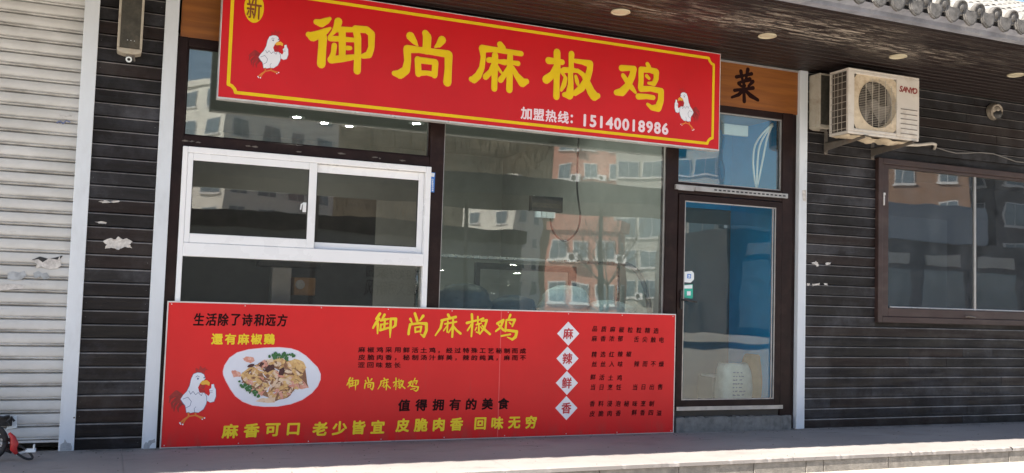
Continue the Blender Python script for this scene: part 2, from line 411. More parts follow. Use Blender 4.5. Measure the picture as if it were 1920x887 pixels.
# ================================================================== SETTING
g = MB()
NX = 40
g.add([(-400,-400,-.13), (400,-400,-.13), (400,400,-.13), (-400,400,-.13)], [(0,1,2,3)])
struct(g.build('street', M['street']))
# raised pavement in front of the shop: body, riser stones, tread slabs with a worn lip
PX0, PX1, PY = -7.0, 15.0, -1.43
pv = struct(MB().box(PX0, PX1, PY+.03, .3, -.2, -.034).build('raised_pavement', M['mortar']))
tr = MB(); x = PX0; rnd = random.Random(3)
while x < PX1:
    w = rnd.uniform(1.15, 1.3); x2 = min(x+w, PX1); n = 40
    top = []; fr = []
    vs = []
    for j in range(n+1):
        xx = x+.001 + (x2-x-.002)*j/n
        chip = max(0, rnd.gauss(-.004, .007)) + (.012*rnd.random() if 6.3 < xx < 7.6 and rnd.random() < .35 else 0)
        vs += [(xx, .02, 0), (xx, PY+.012+chip, 0), (xx, PY-.003+chip*.6, -.006-chip*.4), (xx, PY, -.033), (xx, .02, -.033)]
    fs = []
    for j in range(n):
        for i in range(4): fs.append((j*5+i, j*5+i+1, j*5+i+6, j*5+i+5))
    tr.add(vs, fs); x = x2
struct(tr.build('tread_slabs', M['paving'], pv))
rs = MB(); x = PX0
cuts = [F(1100+q/2.341, 770+235/2.341, PY)[0] for q in (-330, 60, 410, 740, 968, 1045, 1330, 1598, 1860)]
xs = [PX0 + .62*i for i in range(int((cuts[0]-PX0)/.62)+1)] + cuts + [cuts[-1]+.6*i for i in range(1, 12)]
for a, b in zip(xs, xs[1:]):
    if b-a > .05: rs.box(a+.003, b-.003, PY+.012+rnd.uniform(-.003,.003), PY+.1, -.2, -.035)
struct(rs.build('riser_stones', M['riser'], pv, bevel=.004))

gt = MB(); q = random.Random(12)
for k in range(420):
    x = q.uniform(-1.2, 10); y = -abs(q.gauss(0, .09)) - .035 if k < 260 else q.uniform(PY+.02, -.05); r = q.uniform(.002, .007)
    if y < PY+.015: continue
    vs = [(x+r*math.cos(a)*q.uniform(.7,1.4), y+r*math.sin(a)*q.uniform(.7,1.4), .0003) for a in (0, 1.3, 2.5, 3.8, 5)]; gt.add(vs + [(x, y, r*.8)], [(i, (i+1) % 5, 5) for i in range(5)])
M['grit'] = mat('grit', (.12,.11,.10), .9, .4, 30)
o = gt.build('grit', M['grit']); o['kind'] = 'stuff'; o['label'] = 'grit and dust lying along the foot of the wall'; o['category'] = 'grit'
# ================================================================== SHOP BUILDING
shop = thing('shop_building', 'single storey shop front of dark wooden boards with a tiled roof over a deep eave', 'building', (3, 1, 0))
PITCH_B = .1015; Z_S = 3.53
def siding(name, x0, x1, z0, z1, hole=None):
    g = MB(); k = 0; z = .092 - PITCH_B
    while z < z1:
        a, b = max(z, z0), min(z+PITCH_B, z1)
        tone = rnd.choice((0, 0, 2, 3, 4))
        if b > a + .012:
            segs = [(x0, x1)]
            if hole and b > hole[2] and a < hole[3]:
                segs = [(x0, hole[0]), (hole[1], x1)]
            for s0, s1 in segs:
              cut = [s0] + sorted(rnd.uniform(s0+.3, s1-.3) for _ in range(int((s1-s0)/2.2))) + [s1]
              for s0, s1 in zip(cut, cut[1:]):
                j = rnd.uniform(-.002, .002); n = max(1, int((s1-s0)/.5)); tone = rnd.choice((0, 0, 2, 3, 4))
                s1 -= .0025
                prof = [(.03, a), (.012, a), (.001+j, a+.003), (j, b-.015), (j+.001, b-.010), (.010, b-.005), (.018, b-.004), (.03, b-.004)]
                g.extrude_x(prof[::-1], s0, s1, [tone, tone, 1, 1, tone, tone, tone, tone], n=n)
                for xx in [e for e in (s0+.03, s1-.03) if rnd.random() < .3]: g.lathe([(.0,j-.001), (.0018,j-.0008), (.0022,j+.001)], (xx, 0, (a+b)/2-.004), 'y', 6, 1)
        z += PITCH_B
    g.box(x0, x1, .03, .12, z0, z1) if not hole else (g.box(x0, hole[0], .03, .12, z0, z1), g.box(hole[1], x1, .03, .12, z0, z1),
        g.box(hole[0], hole[1], .03, .12, z0, hole[2]), g.box(hole[0], hole[1], .03, .12, hole[3], z1))
    return g.build(name, [M['siding'], M['siding_edge'], M['siding_warm'], M['siding_pale'], M['siding_deep']], shop)
siding('siding', -.145, .318, 0, Z_S)
RW = (7.25, 10.25, 1.05, 2.74)
siding('siding', 6.34, 13.0, 0, Z_S, RW)
for x0, x1 in ((-.24, -.138), (.313, .412), (6.248, 6.345)):
    n = 34; gm = MB()
    gm.box(x0, x1, -.03, .12, .0, Z_S-.002)
    gm.build('pillar', M['white_paint'], shop, bevel=.004)
for x0 in (-3.5, 12.99): box('pillar', M['white_paint'], shop, x0, x0+.1, -.03, .12, 0, Z_S-.002)
# flaked plaster at the pillar feet
def patch(name, pts, m, parent, y, th=.0015):
    return MB().prism(pts, y-th, y).build(name, m, parent)
def blob(cx, cz, rx, rz, n=22, jag=.3, seed=0):
    q = random.Random(seed); return [(cx+rx*(1+q.uniform(-jag, jag))*math.cos(2*math.pi*k/n), cz+rz*(1+q.uniform(-jag, jag))*math.sin(2*math.pi*k/n)) for k in range(n)]
M['bare'] = mat('bare_grey_plaster', (.36,.38,.40), .8, .2, 25, (.22,.22,.22), 9, .5)
patch('bare_patch', [(-.228,.004), (-.225,.05), (-.205,.062), (-.20,.085), (-.185,.06), (-.16,.055), (-.15,.03), (-.152,.004)], M['bare'], shop, -.0302)
patch('bare_patch', [(.325,.004), (.328,.03), (.34,.05), (.352,.042), (.36,.06), (.385,.062), (.40,.072), (.405,.045), (.385,.04), (.37,.02), (.365,.004)], M['bare'], shop, -.0302)
patch('bolt_hole', blob(-.148, .235, .006, .006, 12, .05), M['black'], shop, -.0302)

# soffit: grooved boards running along the front
sf = MB(); y = -1.70; PB = .098
while y < 0:
    y2 = min(y+PB, 0)
    prof = [(y, Z_S+.012), (y+.004, Z_S+.001), (y2-.020, Z_S), (y2-.010, Z_S+.002), (y2-.002, Z_S+.012), (y2, Z_S+.03), (y, Z_S+.03)]
    sf.extrude_x(prof, -7, 13.6, [0, 0, 1, 0, 0, 0, 0], n=20); y = y2
sf.build('soffit', [M['soffit'], M['soffit_edge']], shop)
fs_ = MB(); prof = [(-1.78, Z_S-.004), (-1.70, Z_S-.004), (-1.70, Z_S+.15), (-1.78, Z_S+.15)]
fs_.extrude_x(prof, -7, 13.6, n=60); fs_.build('fascia', M['fascia'], shop)
# tiled roof
te = MB(); rf = MB(); SL = R(27); cs, sn = math.cos(SL), math.sin(SL); PT = .195; L = 2.6; Y0, Z0 = -1.86, Z_S+.115
def slope(x, s, h): return (x, Y0 + s*cs - h*sn, Z0 + s*sn + h*cs)
for k in range(-62, 44):
    xc = 5.081 + .0975 + PT*k
    s = 0
    while s < L:                                             # barrel tiles, each lapped on the one below
        rad0, rad1 = .060, .054; jx = rnd.uniform(-.002, .002); jh = rnd.uniform(-.002, .003); n = 8; vs = []
        for ss, r in ((s-.012, rad0), (s+.30, rad1)):
            for i in range(n+1):
                a = math.pi*i/n; vs.append(slope(xc+jx+r*math.cos(a), ss, .02+jh+r*1.05*math.sin(a)))
        rf.add(vs, [(i, i+1, n+2+i, n+1+i) for i in range(n)]); s += .30
    # round end cap with a moulded boss
    c = Vector(slope(xc, -.012, .035)); ax = Vector((0, -cs, -sn*.5)).normalized(); u = Vector((1,0,0)); w = ax.cross(u)
    pr = [(.064, -.03), (.064, .008), (.054, .012), (.048, .004), (.030, .006), (.022, .016), (.0, .02)]; b0 = len(te.v); n = 14
    for r, h in pr:
        for i in range(n):
            a = 2*math.pi*i/n; te.v.append(tuple(c + ax*h + r*(math.cos(a)*u + math.sin(a)*w)*(1+rnd.uniform(-.02,.02))))
    for j in range(len(pr)-1):
        for i in range(n):
            te.f.append([b0+j*n+i, b0+(j+1)*n+i, b0+(j+1)*n+(i+1) % n, b0+j*n+(i+1) % n]); te.mi.append(0)
    # pan tile between two barrels and its drip plate
    xp = xc - PT/2; vs = []
    for ss in (-.03, L):
        for i in range(7):
            a = math.pi*(i/6); vs.append(slope(xp-.075*math.cos(a), ss, .012-.045*math.sin(a)))
    rf.add(vs, [(i, i+1, i+8, i+7) for i in range(6)])
    pts = [(-.074, .035), (-.079, -.02), (-.062, -.068), (-.03, -.098), (0, -.108), (.03, -.098), (.062, -.068), (.079, -.02), (.074, .035), (.04, .022), (0, .016), (-.04, .022)]
    yf = Y0-.035+rnd.uniform(-.006, .006); zz = Z0-.002+rnd.uniform(-.006, .006); tl = rnd.uniform(-.06, .06)
    def rot(p): return (xp + p[0]*math.cos(tl)-p[1]*math.sin(tl), zz + p[0]*math.sin(tl)+p[1]*math.cos(tl))
    P = [rot(p) for p in pts]; te.prism(P, yf, yf+.018)
    inn = [rot((p[0]*.78, p[1]*.80-.009)) for p in pts]; te.prism(inn, yf-.006, yf+.002)
te.build('eave_tile_ends', M['tile_end'], shop)
rf.build('roof_tiles', M['tile'], shop)
MB().extrude_x([(Y0+.01, Z0-.06), (Y0+2.6*cs, Z0+2.6*sn-.06), (Y0+2.6*cs, Z0+2.6*sn-.2), (Y0+.12, Z0-.16+.06)], -7, 13.6).build('roof_deck', M['fascia'], shop)
# rear shell so that no light leaks in
sh = MB(); sh.box(-7, 13.6, 4.9, 5.0, 0, 5); sh.box(-7.05, -6.95, .0, 5, 0, 4.6); sh.box(13.5, 13.6, .0, 5, 0, 4.6); sh.box(-7, 13.6, .02, 5, Z_S+.04, Z_S+.1); sh.box(-6.95, -3.4, .0, .12, 0, Z_S)
sh.build('rear_wall', M['wall_grey'], shop)

# shop rooms
struct(box('shop_floor', M['floor_in'], None, .42, 6.2, .13, 4.8, -.02, .15))
iw = MB(); iw.box(4.90, 4.95, .13, 4.4, .15, 3.08); iw.box(.30, .42, .13, 4.8, 0, 3.5); iw.box(.42, 6.2, 4.4, 4.5, .15, 3.4)
iw.box(.42, 6.2, .13, 4.4, 3.08, 3.14)
struct(iw.build('interior_walls', M['wall_in']))
bw = MB(); bw.box(6.2, 6.245, .13, 4.8, 0, 3.5); bw.box(4.95, 6.2, 1.02, 1.08, 2.2, 3.07)
struct(bw.build('blue_interior_wall', M['blue_wall']))
struct(box('partition', M['brown_wall'], None, 4.95, 6.2, 1.02, 1.08, .15, 2.2))
rm = MB(); rm.box(7.0, 7.06, .13, 3, 0, 3.4); rm.box(7.06, 12.9, 2.6, 2.7, 0, 3.4); rm.box(7.06, 12.9, .13, 2.6, 0, .1); rm.box(7.06, 12.9, .13, 2.6, 3.0, 3.1)
struct(rm.build('neighbour_room', M['dark_inside']))

# orange wooden panel above the openings
wp = MB().box(.43, 6.245, .005, .06, 3.085, Z_S-.002).build('wooden_panel', M['wood'], shop)
MB().box(5.2, 6.245, -.004, .02, Z_S-.022, Z_S-.004).build('trim_strip', M['alu_dull'], wp)
ink = Ink(.0045)
cai = [[(312,187,6),(345,181,4.5),(376,174,6)], [(331,164,7),(338,202,4.5)], [(360,156,7),(352,196,4.5)],
 [(368,197,7.5),(320,212,4)], [(322,214,6.5),(334,227,4)], [(342,213,5.5),(349,224,4)], [(381,206,6.5),(362,226,4)],
 [(304,243,5.5),(345,238,4.5),(382,233,6.5)], [(343,222,6.5),(344,255,6),(345,288,7)], [(340,242,6.5),(322,261,6),(293,272,4)], [(349,242,5),(370,264,8),(402,283,5.5)]]
traced(ink, cai, lambda u, w: (1240+u/2.2188, 60+w/2.2188), .0031)
ink.build('character', M['black_ink'], wp)

# brown aluminium framing
def frame_part(*a): return MB().box(*a).build('window_frame', M['brown_frame'], shop, bevel=.004)
frame_part(.412, .49, .0, .10, 0, 3.085)
frame_part(.49, 6.06, .002, .10, 3.018, 3.085)
frame_part(.49, 2.44, .0, .10, 2.248, 2.335)
frame_part(2.44, 2.565, -.004, .10, 0, 3.018)
frame_part(4.745, 4.872, -.004, .10, 0, 3.018)
frame_part(6.066, 6.19, -.004, .10, .0, 3.085)
frame_part(6.19, 6.248, .02, .10, .0, 3.085)
frame_part(.49, 2.44, .004, .10, 0, .93)
frame_part(2.565, 4.745, .004, .10, 0, .93)
frame_part(4.872, 6.066, .0, .10, 2.205, 2.312)
# glazing beads
for x0, x1, z0, z1 in ((2.565, 4.745, .93, 3.018), (.49, 2.44, 2.335, 3.018), (4.872, 6.066, 2.312, 3.018)):
    gb = MB(); w = .012
    gb.box(x0, x0+w, .02, .035, z0, z1); gb.box(x1-w, x1, .02, .035, z0, z1); gb.box(x0+w, x1-w, .02, .035, z0, z0+w); gb.box(x0+w, x1-w, .02, .035, z1-w, z1)
    gb.build('glazing_bead', M['alu_dull'] if x0 > 2 else M['brown_frame'], shop)
def pane(name, m, parent, x0, x1, z0, z1, y): return MB().box(x0, x1, y, y+.005, z0, z1).build(name, m, parent)
pane('transom_pane', M['glass'], shop, .49, 2.44, 2.335, 3.018, .037)
pane('display_pane', M['glass'], shop, 2.565, 4.745, .93, 3.018, .037)
pane('transom_pane', M['glass'], shop, 4.872, 6.066, 2.312, 3.018, .037)
# paint chipped off the transom rail
for i, (px, py) in enumerate([(349,264), (358,265), (372,267), (466,274), (478,275), (560,285), (640,288), (703,295), (712,297), (755,301)]):
    x, z = F(px, py); patch('paint_chip', blob(x, z, rnd.uniform(.012,.03), .006, 14, .5, i), M['bracket'], shop, -.0003)

# sliding window ---------------------------------------------------
sw = thing('sliding_window', None, None); 
for k in ('label', 'category'): del sw[k]
sw.parent = shop; sw.location = (-shop.location.x, -shop.location.y, 0)
fr = MB(); a, b = -.04, .06
fr.box(.489, .526, a, b, .9, 2.247); fr.box(2.403, 2.448, a, b, .9, 2.247)
fr.box(.526, 2.403, a, b, 2.2, 2.247); fr.box(.526, 2.403, a-.004, b, 1.42, 1.522); fr.box(.526, 2.403, a, b, .9, .93)
fr.build('frame', M['pvc'], sw, bevel=.005)
def sash(x0, x1, z0, z1, y, w0, w1, wt, wb):
    g = MB(); g.box(x0, x0+w0, y, y+.035, z0, z1); g.box(x1-w1, x1, y, y+.035, z0, z1)
    g.box(x0+w0, x1-w1, y, y+.035, z1-wt, z1); g.box(x0+w0, x1-w1, y, y+.035, z0, z0+wb)
    e = .005; k = MB(); X0_, X1_, Z0_, Z1_ = x0+w0, x1-w1, z0+wb, z1-wt
    k.box(X0_, X0_+e, y+.004, y+.014, Z0_, Z1_); k.box(X1_-e, X1_, y+.004, y+.014, Z0_, Z1_); k.box(X0_+e, X1_-e, y+.004, y+.014, Z0_, Z0_+e); k.box(X0_+e, X1_-e, y+.004, y+.014, Z1_-e, Z1_); k.build('rubber_seal', M['black'], sw)
    o = g.build('sash', M['pvc'], sw, bevel=.005); pane('sash_pane', M['glass_pvc'], sw, x0+w0, x1-w1, z0+wb, z1-wt, y+.015); return o
sash(.527, 1.503, 1.523, 2.199, -.036, .040, .062, .055, .070)
sash(1.45, 2.402, 1.524, 2.198, .006, .062, .048, .066, .052)
pane('lower_pane', M['glass_pvc'], sw, .526, 2.403, .93, 1.42, .0)
lt = MB(); x, z = F(570, 388); lt.box(x-.02, x+.006, -.062, -.036, z-.045, z+.03); lt.tube([(x-.012, -.06, z+.025), (x-.035, -.072, z+.012), (x-.040, -.075, z-.03)], .006)
lt.build('latch', M['pvc'], sw, bevel=.003)

# door --------------------------------------------------------------
dr = MB(); y0, y1 = -.012, .035
dr.box(4.878, 4.945, y0, y1, .205, 2.198); dr.box(5.995, 6.06, y0, y1, .205, 2.198); dr.box(4.945, 5.995, y0, y1, 2.14, 2.198); dr.box(4.945, 5.995, y0, y1, .205, .29)
door = dr.build('door', M['brown_frame'], shop, bevel=.004)
pane('pane', M['glass_door'], door, 4.945, 5.995, .29, 2.14, .01)
bd = MB()
for x0, x1, z0, z1 in ((4.945,4.957,.29,2.14), (5.983,5.995,.29,2.14), (5.955,5.963,.29,2.14), (4.957,5.983,.29,.30), (4.957,5.983,2.13,2.14)): bd.box(x0, x1, -.004, .009, z0, z1)
bd.build('glazing_bead', M['alu_dull'], door)
hd = MB(); hd.box(4.905, 4.932, -.03, -.012, 1.13, 1.30); hd.tube([(4.918,-.03,1.215), (4.918,-.062,1.213), (4.94,-.072,1.211), (5.055,-.068,1.198)], [.010,.010,.010,.008])
hd.build('handle', M['black_metal'], door, smooth=False, bevel=.002)
ks = MB(); ks.box(4.888, 6.09, -.022, -.012, .197, .232); 
for i in range(5): ks.lathe([(.006,-.026), (.006,-.022)], (4.92+.285*i, 0, .214), 'y', 10)
ks.build('kick_strip', M['alu_dull'], door)
rl = MB(); rl.box(4.83, 6.11, -.034, -.004, 2.238, 2.282)
for i in range(17): rl.box(5.25+.05*i, 5.28+.05*i, -.0355, -.034, 2.252, 2.266, 1)
rl.box(4.85, 5.02, -.04, -.034, 2.23, 2.27); rl.box(5.035, 5.20, -.04, -.034, 2.235, 2.275)
rl.build('door_rail', [M['alu_dull'], M['black']], shop)
th = MB(); n = 30
for j in range(n):
    xa, xb = 4.872+1.303*j/n, 4.872+1.303*(j+1)/n; h = .135+rnd.uniform(-.006,.006)
    th.box(xa, xb, -.045+rnd.uniform(-.003,.003), .2, 0, h)
th.build('door_sill', M['threshold'], shop)
box('door_gap', M['black'], shop, 4.88, 6.06, .01, .12, .13, .206, bevel=0)

# right-hand window ---------------------------------------------------
X0, X1, ZA, ZB = RW
wf = MB()
for i0, i1, yy in ((0, .06, -.045), (.06, .15, -.028)):
    wf.box(X0+i0, X0+i1, yy, .08, ZA+i0, ZB-i0); wf.box(X1-i1, X1-i0, yy, .08, ZA+i0, ZB-i0)
    t1 = i1 if i0 == 0 else i1-.06
    wf.box(X0+i1, X1-i1, yy, .08, ZB-max(t1, i0+.03), ZB-i0); wf.box(X0+i1, X1-i1, yy, .08, ZA+i0, ZA+i1)
win = wf.build('window', M['brown_window'], shop, bevel=.005)
pane('pane', M['glass_right'], win, X0+.15, X1-.15, ZA+.15, ZB-.08, .01)
sm = MB().box(8.63, 8.658, -.004, .009, ZA+.15, ZB-.085).build('sash_seam', M['alu_dull'], win)
MB().tube([F(1668,577)[0:1]+(-.002, 1.21), (10.1, -.002, 1.21)], .008).build('silicone_bead', M['alu'], win)
lk = MB(); x, z = F(1651, 372); lk.box(x-.006, x+.02, -.052, -.044, z+.03, z+.055); lk.box(x-.01, x+.006, -.056, -.044, z-.075, z+.055); lk.build('latch', M['alu'], win, bevel=.002)
hs = MB(); x, z = F(1810, 594); hs.tube([(x-.05,-.05,z), (x-.03,-.07,z+.004), (x+.05,-.066,z-.002), (x+.09,-.05,z-.006)], .009); hs.build('handle', M['bracket'], win)
# dark blind standing behind the right window
box('blind', M['wall_grey'], win, X0+.2, 8.62, .35, .37, ZA, 2.2)

# roller shutter -------------------------------------------------------
sg = MB(); z = .071
while z < 3.5:
    p = [(.064, z), (.052, z+.003), (.040, z+.006), (.036, z+.011), (.038, z+.016), (.046, z+.020), (.046, z+.023)]
    for i in range(8):
        t = i/7; p.append((.043 - .010*math.sin(math.pi*(.25+.65*t)), z+.025+.062*t))
    p += [(.050, z+.091), (.064, z+.094)]
    sg.extrude_x(p[::-1], -3.42, -.24, closed=False, n=8); z += .095
rsd = sg.build('roller_shutter', M['shutter'], shop, smooth=False)
box('bottom_bar', M['shutter'], rsd, -3.42, -.24, .03, .07, .055, .071)
box('shutter_recess', M['dark_inside'], shop, -3.4, -.24, .2, .25, 0, 3.5)
x, z = F(12, 790)
pk = MB(); pk.box(x-.06, x+.035, .012, .03, z-.035, z+.03); pk.tube([(x-.07, .0, z+.035), (x-.02, -.01, z+.03), (x+.02, -.01, z+.04)], .008); pk.tube([(x+.02,-.01,z-.03), (x+.005,-.012,z+.0), (x+.03,-.012,z+.03), (x+.05,-.01,z)], .009)
pk.build('padlock', M['black_metal'], rsd, bevel=.004)
patch('bare_patch', [(x+.0,z-.06), (x+.01,z-.02), (x+.03,z+.0), (x+.04,z+.03), (x+.06,z+.035), (x+.068,z-.05)], M['sticker_white'], rsd, .031)
def px_patch(name, pts, m, parent, y, th=.0015): return patch(name, [F(*p, y) for p in pts], m, parent, y, th)
px_patch('torn_paper', [(58,488), (72,486), (80,492), (92,484), (108,487), (112,480), (115,498), (108,503), (92,505), (78,500), (66,502), (70,495)], M['paper'], rsd, .030)
px_patch('glue_stain', [(60,487), (75,481), (90,485), (104,483), (118,479), (112,487), (92,489), (80,494), (66,492)], M['black'], rsd, .0312)
px_patch('glue_stain', [(14,512), (24,509), (36,511), (46,508), (50,517), (40,524), (28,526), (14,523)], M['bare'], rsd, .030)
px_patch('glue_stain', [(62,512), (72,508), (80,513), (88,511), (94,522), (82,524), (76,518), (66,523)], M['bare'], rsd, .030)
px_patch('torn_paper', [(0,534), (18,532), (46,535), (44,541), (20,543), (0,545)], M['paper'], rsd, .030)
gm = Ink(.0302)
gm.brush([(*F(107,230,.03), .006), (*F(113,227,.03), .004), (*F(118,232,.03), .005), (*F(124,226,.03), .004), (*F(131,229,.03), .005)])
gm.build('scribble', M['char_outline'], rsd)

# ================================================================== SHOP SIGN
SY = -.27; sx0, sx1 = .693, 5.130; sz0, sz1 = 2.589, 3.494
sign = thing('shop_sign', 'long red shop sign with big yellow characters and two roosters under the eave', 'sign', ((sx0+sx1)/2, SY+.04, sz0))
MB().box(sx0+.006, sx1-.006, SY, SY+.02, sz0+.012, sz1-.006).build('panel', M['sign_red'], sign)
fr = MB(); fr.box(sx0, sx1, SY-.002, SY+.08, sz0, sz0+.012); fr.box(sx0, sx1, SY-.002, SY+.08, sz1-.006, sz1); fr.box(sx0, sx0+.006, SY-.002, SY+.08, sz0+.012, sz1-.006); fr.box(sx1-.006, sx1, SY-.002, SY+.08, sz0+.012, sz1-.006)
fr.build('frame', M['alu'], sign)
MB().box(sx0+.006, sx1-.006, SY+.07, SY+.078, sz0+.012, sz1-.006).build('back_panel', M['bracket'], sign)
for x in (1.2, 2.5, 3.6, 4.8): MB().box(x-.02, x+.02, SY+.08, .0, 3.3, 3.34).build('mounting_bar', M['bracket'], sign)
IY = SY-.001
# border with notched corners
ink = Ink(IY); bx0, bz0 = F(432, 160, SY); bx0 = F(432, 80, SY)[0]; bz0 = F(900, 223, SY)[1]; bx1 = F(1337, 190, SY)[0]; bz1 = F(1000, 60, SY)[1]; q = .055
w = .0125
pth = [(bx0, bz0+q), (bx0+q*.45, bz0+q*.85), (bx0+q*.85, bz0+q*.45), (bx0+q, bz0), (bx1-q, bz0), (bx1-q*.85, bz0+q*.45), (bx1-q*.45, bz0+q*.85), (bx1, bz0+q),
       (bx1, bz1-q), (bx1-q*.45, bz1-q*.85), (bx1-q*.85, bz1-q*.45), (bx1-q, bz1), (bx0+q, bz1), (bx0+q*.85, bz1-q*.45), (bx0+q*.45, bz1-q*.85), (bx0, bz1-q)]
ink.brush([(x, z, w) for x, z in pth + pth[:1]], 12); ink.build('border', M['yellow'], sign)
YU = [[(195,125,34),(250,140,47),(310,112,38),(345,88,22)], [(110,265,34),(155,288,56),(230,262,47),(300,226,36),(350,194,16)], [(268,290,50),(262,400,47),(250,592,50)],
 [(440,120,47),(425,180,42),(385,240,26),(335,292,16)], [(400,215,28),(480,208,34),(610,212,30)], [(350,310,32),(450,312,33),(640,328,27)], [(482,230,42),(484,400,42),(482,530,40)],
 [(395,385,33),(385,470,31),(365,525,34)], [(540,414,29),(572,414,26)], [(360,545,44),(480,532,42),(620,514,32)], [(632,200,42),(655,300,42),(655,500,42),(648,668,44)],
 [(640,203,42),(755,212,42),(808,258,42),(806,410,38),(778,488,42),(715,505,31)]]
SHANG = [[(1405,250,42),(1425,290,54),(1418,440,52)], [(1238,283,52),(1285,345,36),(1318,388,13)], [(1590,325,51),(1555,375,38),(1512,402,14)],
 [(1205,425,50),(1330,434,38),(1480,455,41),(1655,482,47)], [(1203,430,48),(1208,560,43),(1190,660,50),(1125,705,56),(1062,695,34)], [(1662,490,52),(1658,650,47),(1648,795,53)],
 [(1320,540,40),(1328,700,40)], [(1320,545,40),(1510,570,38)], [(1515,575,40),(1505,715,40)], [(1330,692,36),(1420,690,30),(1505,708,36)]]
MA = [[(530,92,44),(558,140,53)], [(303,145,52),(450,155,37),(640,185,37),(800,210,37)], [(303,140,50),(315,250,37),(297,390,40),(250,490,50),(195,540,52),(162,535,38)],
 [(385,290,40),(460,292,36),(520,310,30),(595,320,42)], [(580,316,40),(680,322,30),(760,335,36)], [(465,230,46),(462,400,45),(455,655,44)], [(658,240,43),(655,400,45),(648,670,48)],
 [(440,350,30),(410,440,38),(345,505,43)], [(490,370,24),(530,430,22),(560,465,16)], [(640,380,28),(592,470,36),(537,545,42)], [(690,385,28),(742,488,42),(815,580,62),(868,565,40)]]
JIAO = [[(117,212,44),(200,222,37),(280,232,36)], [(218,115,47),(220,300,45),(213,450,41),(210,640,44)], [(200,290,32),(165,380,46),(90,438,54)], [(262,330,27),(312,405,20)],
 [(390,135,41),(386,230,36),(388,330,38)], [(430,216,28),(520,230,33),(600,250,47)], [(300,325,38),(400,325,33),(470,338,25)], [(378,340,36),(380,500,40),(366,622,56),(302,618,30)],
 [(318,420,28),(300,500,34),(268,562,22)], [(440,400,22),(455,460,30),(470,505,20)], [(612,250,43),(605,330,43),(572,440,46),(510,540,46),(430,600,36)], [(460,330,26),(530,382,33),(580,480,46),(620,580,56),(660,635,60),(702,632,38)]]
JI = [[(985,302,42),(1070,302,35),(1130,312,41)], [(1132,312,42),(1110,400,46),(1060,510,46),(990,585,54),(922,592,38)], [(1003,390,31),(1050,460,37),(1110,540,36),(1150,592,20)],
 [(1292,255,30),(1310,290,32)], [(1215,322,40),(1216,450,39),(1210,540,40)], [(1215,318,38),(1320,325,36),(1392,345,43)], [(1397,350,42),(1395,430,38),(1368,488,34),(1302,480,18)], [(1283,395,26),(1312,425,21)],
 [(1215,550,40),(1330,547,35),(1455,575,40)], [(1455,575,42),(1450,690,45),(1418,775,52),(1345,775,34),(1293,732,22)], [(1182,640,40),(1280,640,34),(1362,652,32)]]
for st, (ox, oy, s) in ((YU, (560,20,5.913)), (SHANG, (560,20,5.913)), (MA, (860,70,6.825)), (JIAO, (1010,80,6.335)), (JI, (1010,80,6.335))):
    fn = lambda u, w, ox=ox, oy=oy, s=s: (ox+u/s, oy+w/s)
    (xa, za), (xb, zb) = F(ox, oy+60, SY), F(ox, oy+160, SY); sc = (za-zb)/100/s
    e = Ink(IY); traced(e, st, fn, sc*1.0); o = e.build('character', M['orange_line'], sign)
    e = Ink(IY-.004); traced(e, [[(u, w, max(4, r-4.5)) for u, w, r in k] for k in st], fn, sc); e.build('character_face', M['yellow'], o)
ink = Ink(IY); ink.line('加盟热线', (986.9,212.5), (1056.2,219.9), 22, 1.0, .035); ink.line(':', (1072,223), (1072,223), 15, 1, .05, 0, True); ink.build('lettering', M['pink_white'], sign)
ink = Ink(IY); ink.line('15140018986', (1096.5,225.6), (1247,241.6), 21, 1.0, .055, 0, True); ink.build('phone_number', M['pink_white'], sign)
ink = Ink(IY); cx, cz = F(476.5, 14, SY); hx = F(495, 14, SY)[0]-cx; hz = cz-F(476, 43, SY)[1]
ink.shape([(cx+hx*math.cos(2*math.pi*k/32), cz+hz*math.sin(2*math.pi*k/32)) for k in range(32)]); seal = ink.build('seal', M['yellow'], sign)
ink = Ink(IY-.003); ink.glyph('新', cx, cz, hz*1.5, .60, .0015); ink.build('seal_character', M['seal_ink'], seal)

